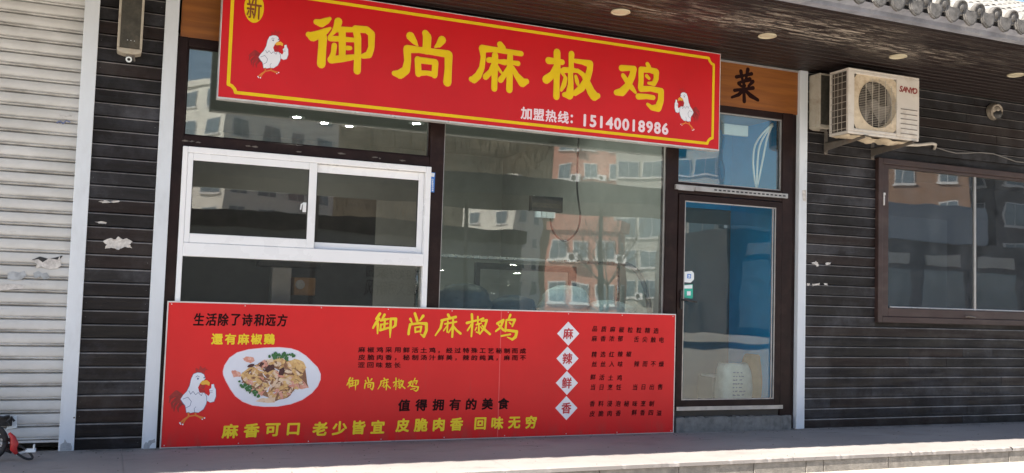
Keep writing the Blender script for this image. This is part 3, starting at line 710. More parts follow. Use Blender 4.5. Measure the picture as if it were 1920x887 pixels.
# printed rooster ------------------------------------------------------
M['comb_red'] = mat('comb_red_print', (.42,.012,.015), .4, .1); M['tail_red'] = mat('tail_red_print', (.30,.012,.012), .4, .25, 30)
M['rooster_white'] = mat('rooster_white_print', (.78,.80,.88), .4, .03); M['beak'] = mat('beak_print', (.80,.42,.04), .4, .1); M['leg_orange'] = mat('leg_print', (.70,.20,.03), .4, .1)
def rooster(parent, fn, y, k=1.0):
    """fn turns the enlarged crop's coordinates into x,z on the sign"""
    root = Ink(y)
    for a, b, c, d in (((225,570),(170,525),(125,560),(90,580)), ((225,590),(160,560),(110,590),(95,640)), ((230,610),(170,600),(125,640),(125,700)), ((240,625),(190,620),(150,670),(145,728)), ((245,640),(215,650),(185,690),(190,735))):
        root.brush([(*fn(*a), 22*k), (*fn(*b), 17*k), (*fn(*c), 12*k), (*fn(*d), 3*k)], 8)
    o = root.build('rooster', M['tail_red'], parent)
    def part(nm, m, dy, *shapes, strokes=()):
        i = Ink(y-dy)
        for s in shapes: i.shape([fn(*p) for p in s])
        for s in strokes: i.brush([(*fn(u, w), r*k) for u, w, r in s], 8)
        i.build(nm, M[m], o)
    part('comb', 'comb_red', .001, strokes=[[(400,335,22),(385,300,16),(375,280,5)], [(425,325,26),(425,290,18),(420,262,6)], [(445,325,22),(455,295,14),(490,292,5)], [(440,300,12),(470,272,5)], [(415,505,14),(428,520,18),(452,522,16)]])
    part('leg', 'leg_orange', .001, strokes=[[(295,735,8),(297,780,8),(245,815,8),(208,850,6)], [(297,780,8),(262,815,7),(234,862,6)], [(370,735,8),(368,768,8),(405,785,8),(440,808,6)], [(368,768,8),(420,785,7),(466,796,6)], [(297,780,7),(368,768,7)]])
    B = [(390,325),(350,340),(325,390),(310,460),(280,520),(240,560),(215,600),(240,640),(262,665),(270,700),(275,740),(300,735),(315,745),(360,735),(400,740),(450,705),(478,650),(485,615),(520,635),(560,625),(580,570),(578,500),(565,478),(558,445),(535,448),(532,485),(512,500),(520,545),(505,568),(460,535),(410,535),(395,480),(415,440),(470,390),(455,345),(425,328)]
    part('body_outline', 'char_outline', .0015, [(p[0]+(4 if p[0] > 400 else -4), p[1]+(4 if p[1] > 520 else -3)) for p in B])
    part('body', 'rooster_white', .002, B)
    part('toe', 'rooster_white', .002, strokes=[[(206,848,8)], [(214,860,7)], [(236,864,8)], [(462,797,8)], [(440,810,7)]])
    part('mouth', 'comb_red', .0025, [(410,452),(468,450),(468,475),(455,500),(420,482)])
    part('beak', 'beak', .003, [(413,438),(440,408),(490,405),(518,430),(512,462),(480,447),(440,452)])
    part('eye', 'char_outline', .0025, strokes=[[(394,388,11)], [(459,378,8)]])
    part('line', 'char_outline', .0025, strokes=[[(238,600,2.5),(290,580,2.5),(325,625,2.5),(312,670,2.5),(268,692,2.5)], [(300,515,2.5),(318,550,2.5),(343,520,2.5),(370,556,2.5),(395,532,2.5),(430,565,2.5),(440,540,2.5)], [(360,735,2),(355,700,2),(372,680,2)], [(462,535,2.5),(485,575,2.5),(484,615,2.5)], [(515,515,2),(545,512,2)], [(517,530,2),(545,528,2)], [(372,372,2.5),(390,358,2.5),(410,370,2.5)]])
    return o
BY = -.062
def on_board(u, w): return F(300+u/5.544, 640+w/5.544, BY)
def on_sign_a(u, w): return F(466 + (u-90)*.1515, 57 + (w-260)*.1475, SY)
def on_sign_b(u, w): return F(1312 - (u-90)*.0965, 163 + (w-260)*.128 + ((580-u)*.012), SY)
kk = (on_board(0,0)[1]-on_board(0,100)[1])/100
rooster(sign, on_sign_a, IY, (on_sign_a(0,0)[1]-on_sign_a(0,100)[1])/100)
rooster(sign, on_sign_b, IY, (on_sign_b(0,0)[1]-on_sign_b(0,100)[1])/115)

# ================================================================== MENU BOARD
x0, x1 = .436, 4.835; zb, zt = .004, F(314, 563, BY)[1]; zt = 1.082
board = thing('menu_board', 'low red advertising board with a plate of chicken standing on the pavement under the windows', 'board', ((x0+x1)/2, -.045, 0))
MB().box(x0+.008, x1-.008, BY+.002, -.03, zb+.008, zt-.010).build('panel', M['board_red'], board)
fr = MB(); fr.box(x0, x1, BY-.002, -.025, zt-.010, zt); fr.box(x0, x1, BY-.002, -.025, zb, zb+.006); fr.box(x0, x0+.008, BY-.002, -.025, zb+.006, zt-.01); fr.box(x1-.008, x1, BY-.002, -.025, zb+.006, zt-.01)
fr.build('frame', M['alu'], board)
sx = F(937, 690, BY)[0]
M['seam'] = mat('board_seam', (.72,.10,.10), .4, .1); MB().box(sx-.003, sx+.003, BY+.001, BY+.01, zb+.008, zt-.012).build('seam', M['seam'], board)
for k in range(9):
    xx = x0+.03+(x1-x0-.06)*k/8
    for zz in (zb+.02, zt-.022): MB().lathe([(.0,BY-.003), (.004,BY-.002), (.005,BY+.003)], (xx+rnd.uniform(-.03,.03)*(0 < k < 8), 0, zz), 'y', 8).build('rivet', M['alu'], board)
rooster(board, on_board, BY, kk)
def lettering(m, *lines, y=BY):
    for l in lines:
        i = Ink(y); i.line(*l); i.build('lettering', M[m], board)
lettering('black_ink', ('生活除了诗和远方', (373.3,598.9), (529.3,600.6), 23, .80, .03, .08))
lettering('lemon', ('還有麻椒鷄', (407.3,635.8), (505,635.8), 19.5, 1.0, .04))
lettering('faded_ink', ('麻椒鸡采用鲜活土鸡，经过特殊工艺秘制而成', (678.4,655.6), (980.3,658.1), 10.2, 1.25, .03), ('皮脆肉香，秘制汤汁鲜美，辣的纯真，麻而不', (678.4,670), (980.3,671), 10.2, 1.25, .03), ('涩回味悠长', (677.5,684.4), (745,684.6), 10.2, 1.25, .03))
lettering('black_ink', ('值得拥有的美食', (757.8,760), (944,756.8), 21, 1.05, .04, .05))
lettering('lemon', ('麻香可口', (431.6,808.5), (550,804.6), 25, 1.08, .045, .05), ('老少皆宜', (600,804), (708.4,800.4), 24.5, 1.08, .045, .05), ('皮脆肉香', (755,797.5), (856,795.5), 23.5, 1.05, .045, .05), ('回味无穷', (900.5,794.2), (995.7,791.7), 22.5, 1.05, .045, .05))
c4 = lambda u, w: (1020+u/4.225, 590+w/4.225)
lettering('faded_ink', *[(t, c4(*a), c4(*b), 10.6, 1.0, .022, .12) for t, a, b in (('品质麻椒粒粒精选',(403,112),(888,128)), ('麻香浓郁',(400,190),(605,190)), ('舌尖触电',(733,195),(932,200)), ('精选红辣椒',(398,315),(672,312)),
 ('丝丝入味',(400,390),(605,392)), ('辣而不燥',(735,390),(930,392)), ('鲜活土鸡',(388,495),(598,500)), ('当日烹饪',(388,575),(592,575)), ('当日出售',(722,575),(920,572)), ('香料浸泡秘味烹制',(383,705),(852,705)), ('皮脆肉香',(382,785),(588,780)), ('鲜香四溢',(715,775),(912,778)))])
for ch, (u, w) in zip('麻辣鲜香', ((192,150), (186,348), (181,541), (177,740))):
    i = Ink(BY); P = [F(*c4(u+a, w+b), BY) for a, b in ((-88,0), (0,95), (88,0), (0,-95))]; i.shape(P); d = i.build('diamond', M['white_print'], board)
    i = Ink(BY-.002); i.line(ch, c4(u, w), c4(u, w), 20, .98, .028, .04); i.build('character', M['red_ink'], d)
K = [[(385,98,15),(350,150,13)], [(378,148,14),(345,190,14),(316,240,10)], [(365,195,14),(362,295,8)], [(432,108,14),(405,158,10)], [(395,165,12),(470,150,10)], [(437,150,11),(428,250,11)], [(395,207,10),(465,195,8)], [(395,205,10),(390,262,11)], [(388,262,13),(475,238,10)], [(495,148,12),(490,250,14),(487,335,5)], [(490,148,12),(545,150,16),(540,215,14),(512,238,8)],
 [(735,95,14),(760,170,15)], [(690,150,14),(705,185,8)], [(818,120,16),(785,165,8)], [(688,205,14),(676,260,13),(672,300,14)], [(690,205,12),(780,192,12),(850,198,17),(850,265,16),(825,325,15),(790,300,5)], [(738,235,10),(740,282,10)], [(738,235,9),(800,226,11),(790,278,10)], [(742,280,9),(790,272,9)],
 [(1068,108,15),(1085,140,13)], [(1002,165,14),(1070,148,12),(1145,130,14)], [(1010,165,14),(992,240,13),(940,315,7)], [(1035,200,9),(1150,178,10)], [(1065,172,9),(1058,280,9)], [(1118,158,11),(1115,240,13),(1108,328,12)], [(1060,215,8),(1022,268,7)], [(1112,225,9),(1072,285,8)], [(1118,222,11),(1155,265,12),(1192,296,13)],
 [(1305,105,14),(1310,200,13),(1300,325,9)], [(1255,190,14),(1350,165,10)], [(1300,205,10),(1262,265,9)], [(1365,128,10),(1365,190,9)], [(1370,163,8),(1420,145,12)], [(1350,207,9),(1400,192,8)], [(1375,205,9),(1375,288,11),(1347,280,5)], [(1352,235,8),(1338,262,6)], [(1393,228,7),(1406,247,7)], [(1400,172,9),(1455,162,13),(1432,235,12),(1385,300,9)], [(1410,215,9),(1440,262,13),(1487,302,12)],
 [(1558,195,13),(1620,162,14),(1592,235,12),(1545,272,10)], [(1570,208,9),(1622,262,13)], [(1690,110,14),(1672,150,10)], [(1650,160,10),(1640,270,13)], [(1655,160,10),(1735,158,15),(1710,222,10)], [(1680,185,8),(1697,202,8)], [(1640,260,12),(1755,276,16),(1742,328,17),(1710,355,13),(1660,332,6)], [(1600,320,10),(1690,303,10)]]
sc = (F(640,570,BY)[1]-F(640,670,BY)[1])/100/5.333
for lo, hi in ((0,610), (610,900), (900,1225), (1225,1515), (1515,1900)):
    k = [st for st in K if lo <= sum(p[0] for p in st)/len(st) < hi]
    i = Ink(BY); traced(i, k, lambda u, w: (640+u/5.333, 570+w/5.333), sc); i.build('character', M['lemon'], board)
i = Ink(BY); traced(i, K, lambda u, w: (661.5+(u-435)/5.333*.496, 719.8+(w-215)/5.333*.52), sc*.50); i.build('lettering', M['lemon'], board)
# printed plate of chicken
M['plate'] = mat('plate_print', (.74,.76,.84), .4, .04, 3); M['plate_edge'] = mat('plate_edge_print', (.82,.58,.66), .4, .04)
def food(name, a, b, c, sc):
    m, t, bs = nodes(name); v = coords(t); n = N(t, 'TexVoronoi'); n.inputs['Scale'].default_value = sc; t.links.new(v, n.inputs['Vector'])
    x = mixc(t, noise(t, v, sc*.6, 6, .7, .3, .7), a, b); x = mixc(t, mul(t, noise(t, v, sc*1.4, 4, .7, .5, .68), .8), x, c); t.links.new(x, bs.inputs['Base Color']); return m
M['meat'] = food('chicken_print', (.62,.34,.11), (.80,.58,.26), (.40,.13,.06), 30); M['meat_pink'] = food('pink_chicken_print', (.62,.20,.14), (.74,.38,.28), (.80,.62,.55), 34)
M['meat_pale'] = food('pale_chicken_print', (.74,.52,.34), (.82,.68,.52), (.60,.32,.2), 30); M['herb'] = food('herb_print', (.02,.10,.03), (.06,.22,.06), (.01,.05,.02), 70); M['chilli'] = food('dark_chilli_print', (.03,.008,.012), (.07,.015,.02), (.15,.04,.03), 60)
M['meat_shade'] = food('chicken_gap_print', (.20,.08,.04), (.30,.14,.07), (.42,.25,.14), 30)
pl = [(652,310),(668,250),(720,170),(800,115),(920,82),(1080,66),(1240,60),(1360,72),(1440,98),(1520,150),(1580,210),(1640,270),(1672,340),(1670,400),(1640,470),(1580,540),(1480,610),(1360,655),(1220,680),(1080,682),(960,668),(860,630),(780,570),(730,500),(680,410),(655,350)]
i = Ink(BY); i.shape([on_board(*p) for p in pl]); plate = i.build('plate', M['plate_edge'], board)
i = Ink(BY-.0006); cxp, cyp = 1165, 372; i.shape([on_board(cxp+(u-cxp)*.985, cyp+(w-cyp)*.978) for u, w in pl]); i.build('plate_face', M['plate'], plate)
def pieces(nm, m, dy, *sh, seed=0):
    q = random.Random(seed)
    for s in sh:
        i = Ink(BY-dy); out = []
        for a, b in zip(s, s[1:]+s[:1]):
            for t in (0, .33, .66): out.append(on_board(a[0]+(b[0]-a[0])*t+q.uniform(-5,5), a[1]+(b[1]-a[1])*t+q.uniform(-5,5)))
        i.shape(out); i.build(nm, M[m], plate)
pieces('gap', 'meat_shade', .001, [(850,330),(960,260),(1100,200),(1300,190),(1500,230),(1520,340),(1540,480),(1400,500),(1330,590),(1200,620),(1080,570),(960,500),(880,440),(840,380)], seed=9)
pieces('chicken_piece', 'meat', .0015, [(835,350),(900,290),(980,258),(1070,285),(1075,330),(990,340),(950,400),(870,400)], [(1310,215),(1400,180),(1490,210),(1520,270),(1490,330),(1400,290),(1330,255)], [(950,410),(1010,360),(1080,370),(1080,430),(1030,450),(960,490),(930,450)], [(1240,470),(1310,440),(1350,520),(1310,590),(1220,600),(1250,540)], [(1160,200),(1240,160),(1300,200),(1280,260),(1180,260)], seed=1)
pieces('chicken_piece', 'meat_pink', .002, [(738,310),(775,298),(840,330),(835,372),(765,370)], [(858,180),(900,155),(960,160),(985,200),(940,225),(880,205)], [(1350,375),(1400,345),(1480,400),(1545,485),(1480,495),(1370,480),(1330,460)], [(1000,500),(1080,440),(1090,520),(1060,570),(1010,540)], [(1020,230),(1090,190),(1110,260),(1060,280)], seed=2)
pieces('chicken_piece', 'meat_pale', .0025, [(1085,430),(1160,405),(1230,450),(1250,490),(1200,560),(1190,630),(1090,640),(990,625),(1060,585),(1130,590),(1100,500)], [(1140,340),(1200,290),(1230,350),(1210,420),(1140,400)], [(1230,390),(1310,340),(1350,380),(1300,450),(1220,440)], [(1110,190),(1170,180),(1190,240),(1120,250)], seed=3)
pieces('chilli', 'chilli', .0082, [(905,270),(930,235),(985,238),(960,265)], [(1080,300),(1130,245),(1180,240),(1190,290),(1120,325)], [(1230,350),(1240,290),(1285,268),(1300,310),(1270,350)], [(1015,255),(1060,215),(1085,230),(1050,268)], seed=4)
q = random.Random(5)
for (u0, w0, u1, w1, n) in ((1145,150,1390,165,34), (825,440,1020,560,34)):
    i = Ink(BY-.0082)
    for k in range(n):
        t = q.random(); u = u0+(u1-u0)*t; w = w0+(w1-w0)*t; r = q.uniform(9, 20)
        u += q.uniform(-22,22); w += q.uniform(-32,26)
        i.shape([on_board(u+r*q.uniform(.6,1.3)*math.cos(a*math.pi/4), w+r*q.uniform(.6,1.3)*math.sin(a*math.pi/4)) for a in range(8)])
    i.build('parsley', M['herb'], plate)

# ================================================================== FITTINGS
qm = random.Random(21)
for m_, cnt, rr in (('meat_shade', 26, (8,14)), ('meat', 34, (14,24)), ('meat_pale', 26, (12,22)), ('meat_pink', 20, (10,20)), ('meat_shade', 34, (2.5,4.5)), ('meat', 18, (8,14)), ('plate', 14, (3,6))):
    LZ = globals().get('LZ', .0026) + .0005; i = Ink(BY-LZ)
    for k in range(cnt):
        a = qm.uniform(0, 6.28); rd = math.sqrt(qm.random())*.92; u = 1180+330*rd*math.cos(a); w = 390+190*rd*math.sin(a)
        if w < 300 and u < 900: continue
        b_ = qm.choice((.5, .9, -.6, 2.4, .2)) + qm.uniform(-.4,.4); l = qm.uniform(12, 40); rm = qm.uniform(*rr)*1.0; bend = qm.uniform(-14, 14)
        i.brush([(*on_board(u-l*math.cos(b_), w-l*math.sin(b_)), rm*.5*kk), (*on_board(u+bend*math.sin(b_), w-bend*math.cos(b_)), rm*kk), (*on_board(u+l*math.cos(b_), w+l*math.sin(b_)), rm*.6*kk)], 8)
    i.build('chicken_shreds', M[m_], plate)
# recessed downlights in the eave
dl = thing('downlight', 'second dusty cream recessed downlight from the right, above the air conditioner', 'ceiling light', (6.66, -.89, Z_S), 'recessed downlights under the eave')
MB().lathe([(.078,.0), (.080,-.008), (.070,-.012), (.066,-.006), (.066,.0)], (6.66,-.89,Z_S), 'z', 28).build('rim', M['cream'], dl, smooth=True)
MB().lathe([(.0,-.009), (.04,-.0085), (.066,-.005)], (6.66,-.89,Z_S), 'z', 28).build('cover', M['cream'], dl, smooth=True)
for x, y, l in ((3.74,-.86,'leftmost cream recessed downlight, above the middle of the red sign'), (5.195,-.865,'cream recessed downlight above the right end of the red sign'), (8.15,-.918,'rightmost cream recessed downlight, above the right-hand window')):
    dup(dl, (x, y, Z_S), l)
# column speakers
def speaker(x0, x1, z0, z1, yf, label, ring=True):
    t = thing('column_speaker', label, 'loudspeaker', ((x0+x1)/2, 0, z0), 'column speakers on the wooden wall')
    c = MB(); c.box(x0, x0+.018, yf, -.01, z0+.04, z1); c.box(x1-.018, x1, yf, -.01, z0+.04, z1); c.box(x0+.018, x1-.018, yf+.02, -.01, z0+.04, z1); c.box(x0+.018, x1-.018, yf, yf+.02, z1-.02, z1)
    c.prism([(x0, z0+.04), (x1, z0+.04), (x1-.005, z0+.012), (x1-.05, z0), (x0+.05, z0), (x0+.005, z0+.012)], yf, -.01)
    c.build('case', M['speaker_case'], t, bevel=.006)
    MB().box(x0+.018, x1-.018, yf+.004, yf+.02, z0+.042, z1-.02).build('grille', M['speaker_grille'], t)
    b = MB(); xm = (x0+x1)/2; b.box(xm-.02, xm+.025, yf+.03, yf+.07, z0-.02, z0+.004); b.tube([(xm+.03, yf+.04, z0), (xm+.04, yf+.04, z0-.045)], .007)
    b.build('bracket', M['bracket'], t)
    pts = [(xm+.017*math.cos(a), yf+.035, z0-.036+.017*math.sin(a)) for a in [2*math.pi*k/16 for k in range(17)]]
    if ring: MB().tube(pts, .006).build('eye_ring', M['sticker_white'], t)
    return t
YS = -.13
xa, za = F(219, 88, YS); xb, _ = F(264, 92, YS)
s1 = speaker(xa, xa+.172, F(248,106,YS)[1]+.02, 3.44, YS, 'grey column speaker hung on the dark boards beside the roller shutter')
i = Ink(YS+.0035); x, z = F(246, 76, YS)
i.line('speaker'[:0] or '---', (239,75), (252,77), 3, 1, .2); i.build('badge', M['sticker_white'], s1)
speaker(6.372, 6.545, 2.94, 3.49, -.17, 'beige column speaker tucked between the white pillar and the air conditioner', False)

# air conditioner ------------------------------------------------------
ax0, ax1, ay0, ay1, az0, az1 = 6.385, 7.275, -.55, -.29, 2.835, 3.465
ac = thing('air_conditioner', 'dirty white outdoor air conditioner unit with a round fan on the wall above the window', 'air conditioner', ((ax0+ax1)/2, -.42, az0))
fx, fz, frad = 6.755, 3.155, .235
body = MB(); px1 = 6.985
body.box(ax0, ax1, ay0, ay1, az1-.022, az1); body.box(ax0, ax1, ay0+.004, ay1, az0, az0+.028)
body.box(ax0, ax0+.02, ay1-.025, ay1, az0+.028, az1-.022); body.box(ax0, ax0+.075, ay0, ay0+.03, az0+.028, az1-.022)
body.box(px1, ax1, ay0, ay1, az0+.028, az1-.022)
body.box(ax0+.075, px1, ay0, ay0+.02, az0+.028, az0+.055); body.box(ax0+.075, px1, ay0, ay0+.02, az1-.05, az1-.022)
body.build('casing', M['ac_white'], ac, bevel=.006)
# fan surround: square plate with a round hole
sp = MB(); n = 40; q0, q1, r0, r1 = ax0+.075, px1, az0+.055, az1-.05; vs = []
for k in range(n):
    a = 2*math.pi*k/n; dx, dz = math.cos(a), math.sin(a)
    t = min((q1-fx)/dx if dx > 1e-6 else (q0-fx)/dx if dx < -1e-6 else 9, (r1-fz)/dz if dz > 1e-6 else (r0-fz)/dz if dz < -1e-6 else 9)
    vs += [(fx+dx*t, ay0+.008, fz+dz*t), (fx+dx*frad, ay0+.012, fz+dz*frad), (fx+dx*(frad-.012), ay0+.05, fz+dz*(frad-.012))]
sp.add(vs, [(3*k, 3*k+1, 3*((k+1) % n)+1, 3*((k+1) % n)) for k in range(n)] + [(3*k+1, 3*k+2, 3*((k+1) % n)+2, 3*((k+1) % n)+1) for k in range(n)])
sp.build('fan_surround', M['ac_dirty'], ac)
cl = MB(); cl.box(ax0+.02, px1, ay1-.03, ay1-.005, az0+.03, az1-.03); cl.box(ax0+.012, ax0+.02, ay0+.03, ay1-.03, az0+.03, az1-.03); cl.box(ax0+.02, px1, ay0+.13, ay0+.14, az0+.03, az1-.03)
cl.build('coil', M['ac_dark'], ac)
fb = MB()
fb.lathe([(.0,ay0+.045), (.05,ay0+.05), (.055,ay0+.1)], (fx, 0, fz), 'y', 20)
for k in range(3):
    a0 = k*2*math.pi/3 + 1.5; vs = []
    for r in (.05, .12, .17, .215):
        for da, dy in ((-.42, .035), (0, .0), (.42, -.03)):
            a = a0 + da*(.8+r*1.5) + r; vs.append((fx+r*math.cos(a), ay0+.085+dy, fz+r*math.sin(a)))
    fb.add(vs, [(j*3+i, j*3+i+1, j*3+i+4, j*3+i+3) for j in range(3) for i in range(2)])
fb.build('fan', M['fan'], ac)
gr = MB()
for k in range(-13, 14):
    z = fz + k*.0165; h = math.sqrt(max(0, (frad+.004)**2-(z-fz)**2)); gr.tube([(fx-h, ay0-.002, z), (fx+h, ay0-.002, z)], .0016, 5)
for x in (-.16, -.08, 0, .08, .16):
    h = math.sqrt((frad+.01)**2-x*x); gr.tube([(fx+x, ay0-.006, fz-h), (fx+x, ay0-.006, fz+h)], .0032, 6)
gr.build('fan_grille', M['wire'], ac)
sgl = MB()
for k in range(9): sgl.tube([(ax0-.001, ay0+.03, az0+.05+k*.064), (ax0-.001, ay1-.02, az0+.05+k*.064)], .003, 5)
for y in (ay0+.085, ay0+.14, ay0+.19): sgl.tube([(ax0-.001, y, az0+.03), (ax0-.001, y, az1-.03)], .0025, 5)
sgl.build('side_grille', M['wire'], ac)
lv = MB()
for k in range(6): lv.box(px1+.05, ax1-.03, ay0-.004, ay0+.001, az0+.055+k*.048, az0+.063+k*.048)
lv.build('louvre', M['fan'], ac)
q = random.Random(8)
def rag(x0, x1, dmax, seed):
    g = MB(); n = 26; m_ = 7; qq = random.Random(seed); ph = [qq.uniform(0, 6.3) for _ in range(6)]; vs = []
    for i in range(n+1):
        u = i/n; x = x0+(x1-x0)*u; env = math.sin(math.pi*u)**.6
        d = dmax*env*(.55+.30*math.sin(7*u+ph[0])+.22*math.sin(17*u+ph[1])+qq.uniform(-.1,.1))
        for j in range(m_+1):
            v = j/m_; y = ay0+.012+(ay1-ay0-.03)*v; vs.append((x, y, az0-.001-max(.004, d*math.sin(math.pi*min(1, .12+v*.9))**.5*(1+.25*math.sin(9*v+ph[2]+5*u)))))
    g.add(vs, [(i*(m_+1)+j, i*(m_+1)+j+1, (i+1)*(m_+1)+j+1, (i+1)*(m_+1)+j) for i in range(n) for j in range(m_)])
    g.build('torn_insulation', M['ac_dirty'], ac, smooth=True)
rag(ax0+.01, ax0+.20, .035, 1); rag(ax0+.22, ax1-.12, .075, 3)
i = Ink(ay0-.001); i.line('SANYO', (1689.5,166.5), (1715.5,171), 10.5, 1.0, .06, .2, True)
i.build('lettering', M['ac_red'], ac)
def bracket(x, ye, label):
    t = thing('wall_bracket', label, 'bracket', (x, 0, 2.72), 'brackets under the air conditioner')
    b = MB(); pts = [(-.005, 2.835), (ye, 2.832), (ye, 2.805), (-.06, 2.755), (-.005, 2.745)]
    b.add([(x-.004, y, z) for y, z in pts] + [(x+.004, y, z) for y, z in pts], [(0,1,2,3,4), (9,8,7,6,5)] + [(i, i+5, (i+1) % 5+5, (i+1) % 5) for i in range(5)])
    b.box(x-.004, x+.045, ye, -.005, 2.828, 2.834); b.build('arm', M['bracket'], t)
    p = MB(); p.box(x-.006, x+.035, -.007, -.001, 2.715, 2.95)
    for z in (2.74, 2.79, 2.90):
        p.lathe([(.006,-.012), (.006,-.006)], (x+.014, 0, z), 'y', 8)
    p.build('wall_plate', M['bracket'], t)
bracket(6.582, -.56, 'left grey steel bracket holding up the air conditioner')
bracket(7.188, -.56, 'right grey steel bracket at the corner of the brown window')
pp = MB(); P = [(7.25, -.12, 2.80), F(1690,271,-.1)[0:1]+(-.1, F(1690,271,-.1)[1]), (F(1720,272,-.09)[0], -.09, F(1720,272,-.09)[1]), (F(1748,269,-.08)[0], -.08, F(1748,269,-.08)[1]), (F(1754,271,-.06)[0], -.06, F(1754,271,-.06)[1]), (F(1754,278,-.03)[0], -.01, F(1754,279,-.03)[1])]
tag(pp.tube(P, .017, 10).build('drain_pipe', M['pipe'], smooth=True), 'short lagged white pipe running out from under the air conditioner', 'pipe')
cb = MB(); P = [(1756,277), (1775,283), (1792,287), (1812,287), (1840,286), (1862,288), (1885,296), (1905,303), (1935,306)]
P = [(F(*p, -.012)[0], -.012, F(*p, -.012)[1]) for p in P] + [(10.4, -.012, 2.80)]
tag(cb.tube(P, .006, 6).build('cable', M['cable'], smooth=True), 'thin grey cable sagging along the boards above the right window', 'cable')
# ball shaped vent
vx, vz = F(1860, 210); vt = thing('wall_vent', 'small round metal ball vent on the boards above the right window', 'vent', (vx, 0, vz))
b = MB(); pr = [(.072,-.002), (.078,-.01)] + [(.092*math.sin(a), -.045-.06*math.cos(a)) for a in [math.pi*(.62-.045*k) for k in range(10)]] + [(.055,-.098), (.05,-.07), (.0,-.06)]
b = MB(); b.lathe([(.09,-.001), (.094,-.012), (.086,-.035), (.08,-.055)], (vx, 0, vz), 'y', 26)
rr = []; n = 18
for k in range(n+1):                                   # hood leaning over the opening
    a = math.pi*k/n - .35; rr.append((vx+.068*math.cos(a), -.055, vz+.068*math.sin(a)))
b.tube([(vx+.072*math.cos(a), -.058-.012*math.cos(a-1.2), vz-.004+.072*math.sin(a)) for a in [2*math.pi*k/24 for k in range(25)]], .014, 8)
b.build('rim', M['copper'], vt, smooth=True)
d = MB(); d.lathe([(.0,-.085), (.03,-.08), (.055,-.066), (.072,-.045)], (vx+.0, 0, vz+.022), 'y', 22); d.build('hood', M['copper'], vt, smooth=True)
MB().lathe([(.0,-.074), (.045,-.072), (.058,-.05)], (vx+.012, -.008, vz-.03), 'y', 20).build('opening', M['black'], vt, smooth=True)

# stickers and paper scraps
def sticker(label, pts, m, y, name='sticker', cat='sticker'):
    return tag(MB().prism([F(*p, y) for p in pts], y-.001, y).build(name, m), label, cat)
s = sticker('white round-cornered sticker with a blue mark on the door glass above the green one', [(1281,510), (1297,508), (1301,512), (1301,524), (1295,530), (1282,529)], M['sticker_white'], .008)
i = Ink(.0065); x, z = F(1292, 518, .007); i.shape([(x-.022,z-.02), (x+.02,z-.02), (x+.022,z+.02), (x-.02,z+.022)]); i.build('blue_mark', M['sticker_blue'], s)
i = Ink(.006); i.brush([(x-.01,z-.008,.004), (x+.008,z-.008,.004), (x+.008,z+.008,.004), (x-.008,z+.008,.004)], 6); i.build('white_mark', M['sticker_white'], s)
s = sticker('green and white sticker on the door glass just above the black handle', [(1282,534), (1299,533), (1299,557), (1298,560), (1283,558)], M['sticker_green'], .008)
i = Ink(.0065); i.shape([F(*p, .007) for p in ((1283,535), (1298,534), (1298,541), (1283,541))]); i.shape([F(*p, .007) for p in ((1288,546), (1295,546), (1295,554), (1288,554))]); i.build('white_mark', M['sticker_white'], s)
s = sticker('narrow blue vertical sticker on the brown post beside the white sliding window', [(807,323), (816,324), (814,361), (806,360)], M['sticker_blue'], -.005)
i = Ink(-.0065); i.shape([F(*p, -.006) for p in ((808,324), (815,325), (814,332), (807,331))])
for k in range(6): i.glyph('口王田日中目'[k], *F(811, 337+k*4, -.006), .014, 1, .001)
i.build('white_marks', M['sticker_white'], s)
def scrap(label, pts, y=-.0035):
    q = random.Random(len(label)); P = []
    for a, b in zip(pts, pts[1:]+pts[:1]):
        for t in (0, .25, .5, .75): P.append((a[0]+(b[0]-a[0])*t+q.uniform(-.9,.9), a[1]+(b[1]-a[1])*t+q.uniform(-.7,.7)))
    g = MB(); V = [F(*p, y) for p in P]; n = len(V); cx = sum(v[0] for v in V)/n; cz = sum(v[1] for v in V)/n
    vs = [(cx, y-.001, cz)] + [(cx+(x-cx)*.6, y-.001, cz+(z-cz)*.6) for x, z in V] + [(x, y-.001-max(0, q.gauss(0, .004)), z) for x, z in V] + [(x, y+.002, z) for x, z in V]
    g.add(vs, [(0, 1+(i+1) % n, 1+i) for i in range(n)] + [(1+i, 1+(i+1) % n, 1+n+(i+1) % n, 1+n+i) for i in range(n)] + [(1+n+i, 1+n+(i+1) % n, 1+2*n+(i+1) % n, 1+2*n+i) for i in range(n)])
    tag(g.build('paper_scrap', M['paper']), label, 'paper')
scrap('largest torn white paper scrap stuck on the dark boards beside the roller shutter', [(193,452), (206,446), (215,449), (222,443), (230,449), (238,447), (248,453), (243,459), (247,465), (234,463), (222,468), (208,464), (196,467), (200,459)])
scrap('small torn white paper strip on the dark boards, right of the shutter pillar', [(184,378), (196,376), (206,378), (222,376), (226,378), (208,380), (192,380)])
scrap('small flake of white paper under the torn strip on the dark boards', [(178,416), (188,415), (200,417), (198,420), (186,419)])
scrap('white paper shred left of a pair on the boards by the right pillar', [(1513,531), (1518,531), (1518,535), (1513,535)])
scrap('longest white paper shred on the boards right of the door pillar', [(1523,532), (1536,531), (1537,535), (1524,536)])
scrap('thin white paper shred beside the brown window, right end of its row', [(1544,530), (1550,532), (1552,536), (1546,534)])
scrap('ragged white paper flake above the row of shreds by the door pillar', [(1520,493), (1530,490), (1536,497), (1532,501), (1528,496)])
scrap('small pale paper flake nearest the brown window frame among the shreds', [(1548,493), (1558,492), (1557,496), (1549,497)])
tag(MB().prism([F(*p, -.034) for p in ((1504,357), (1511,356), (1512,378), (1506,377))], -.035, -.033).build('paper_tag', M['paper']), 'small white paper tag hanging at the edge of the white pillar by the door', 'paper')

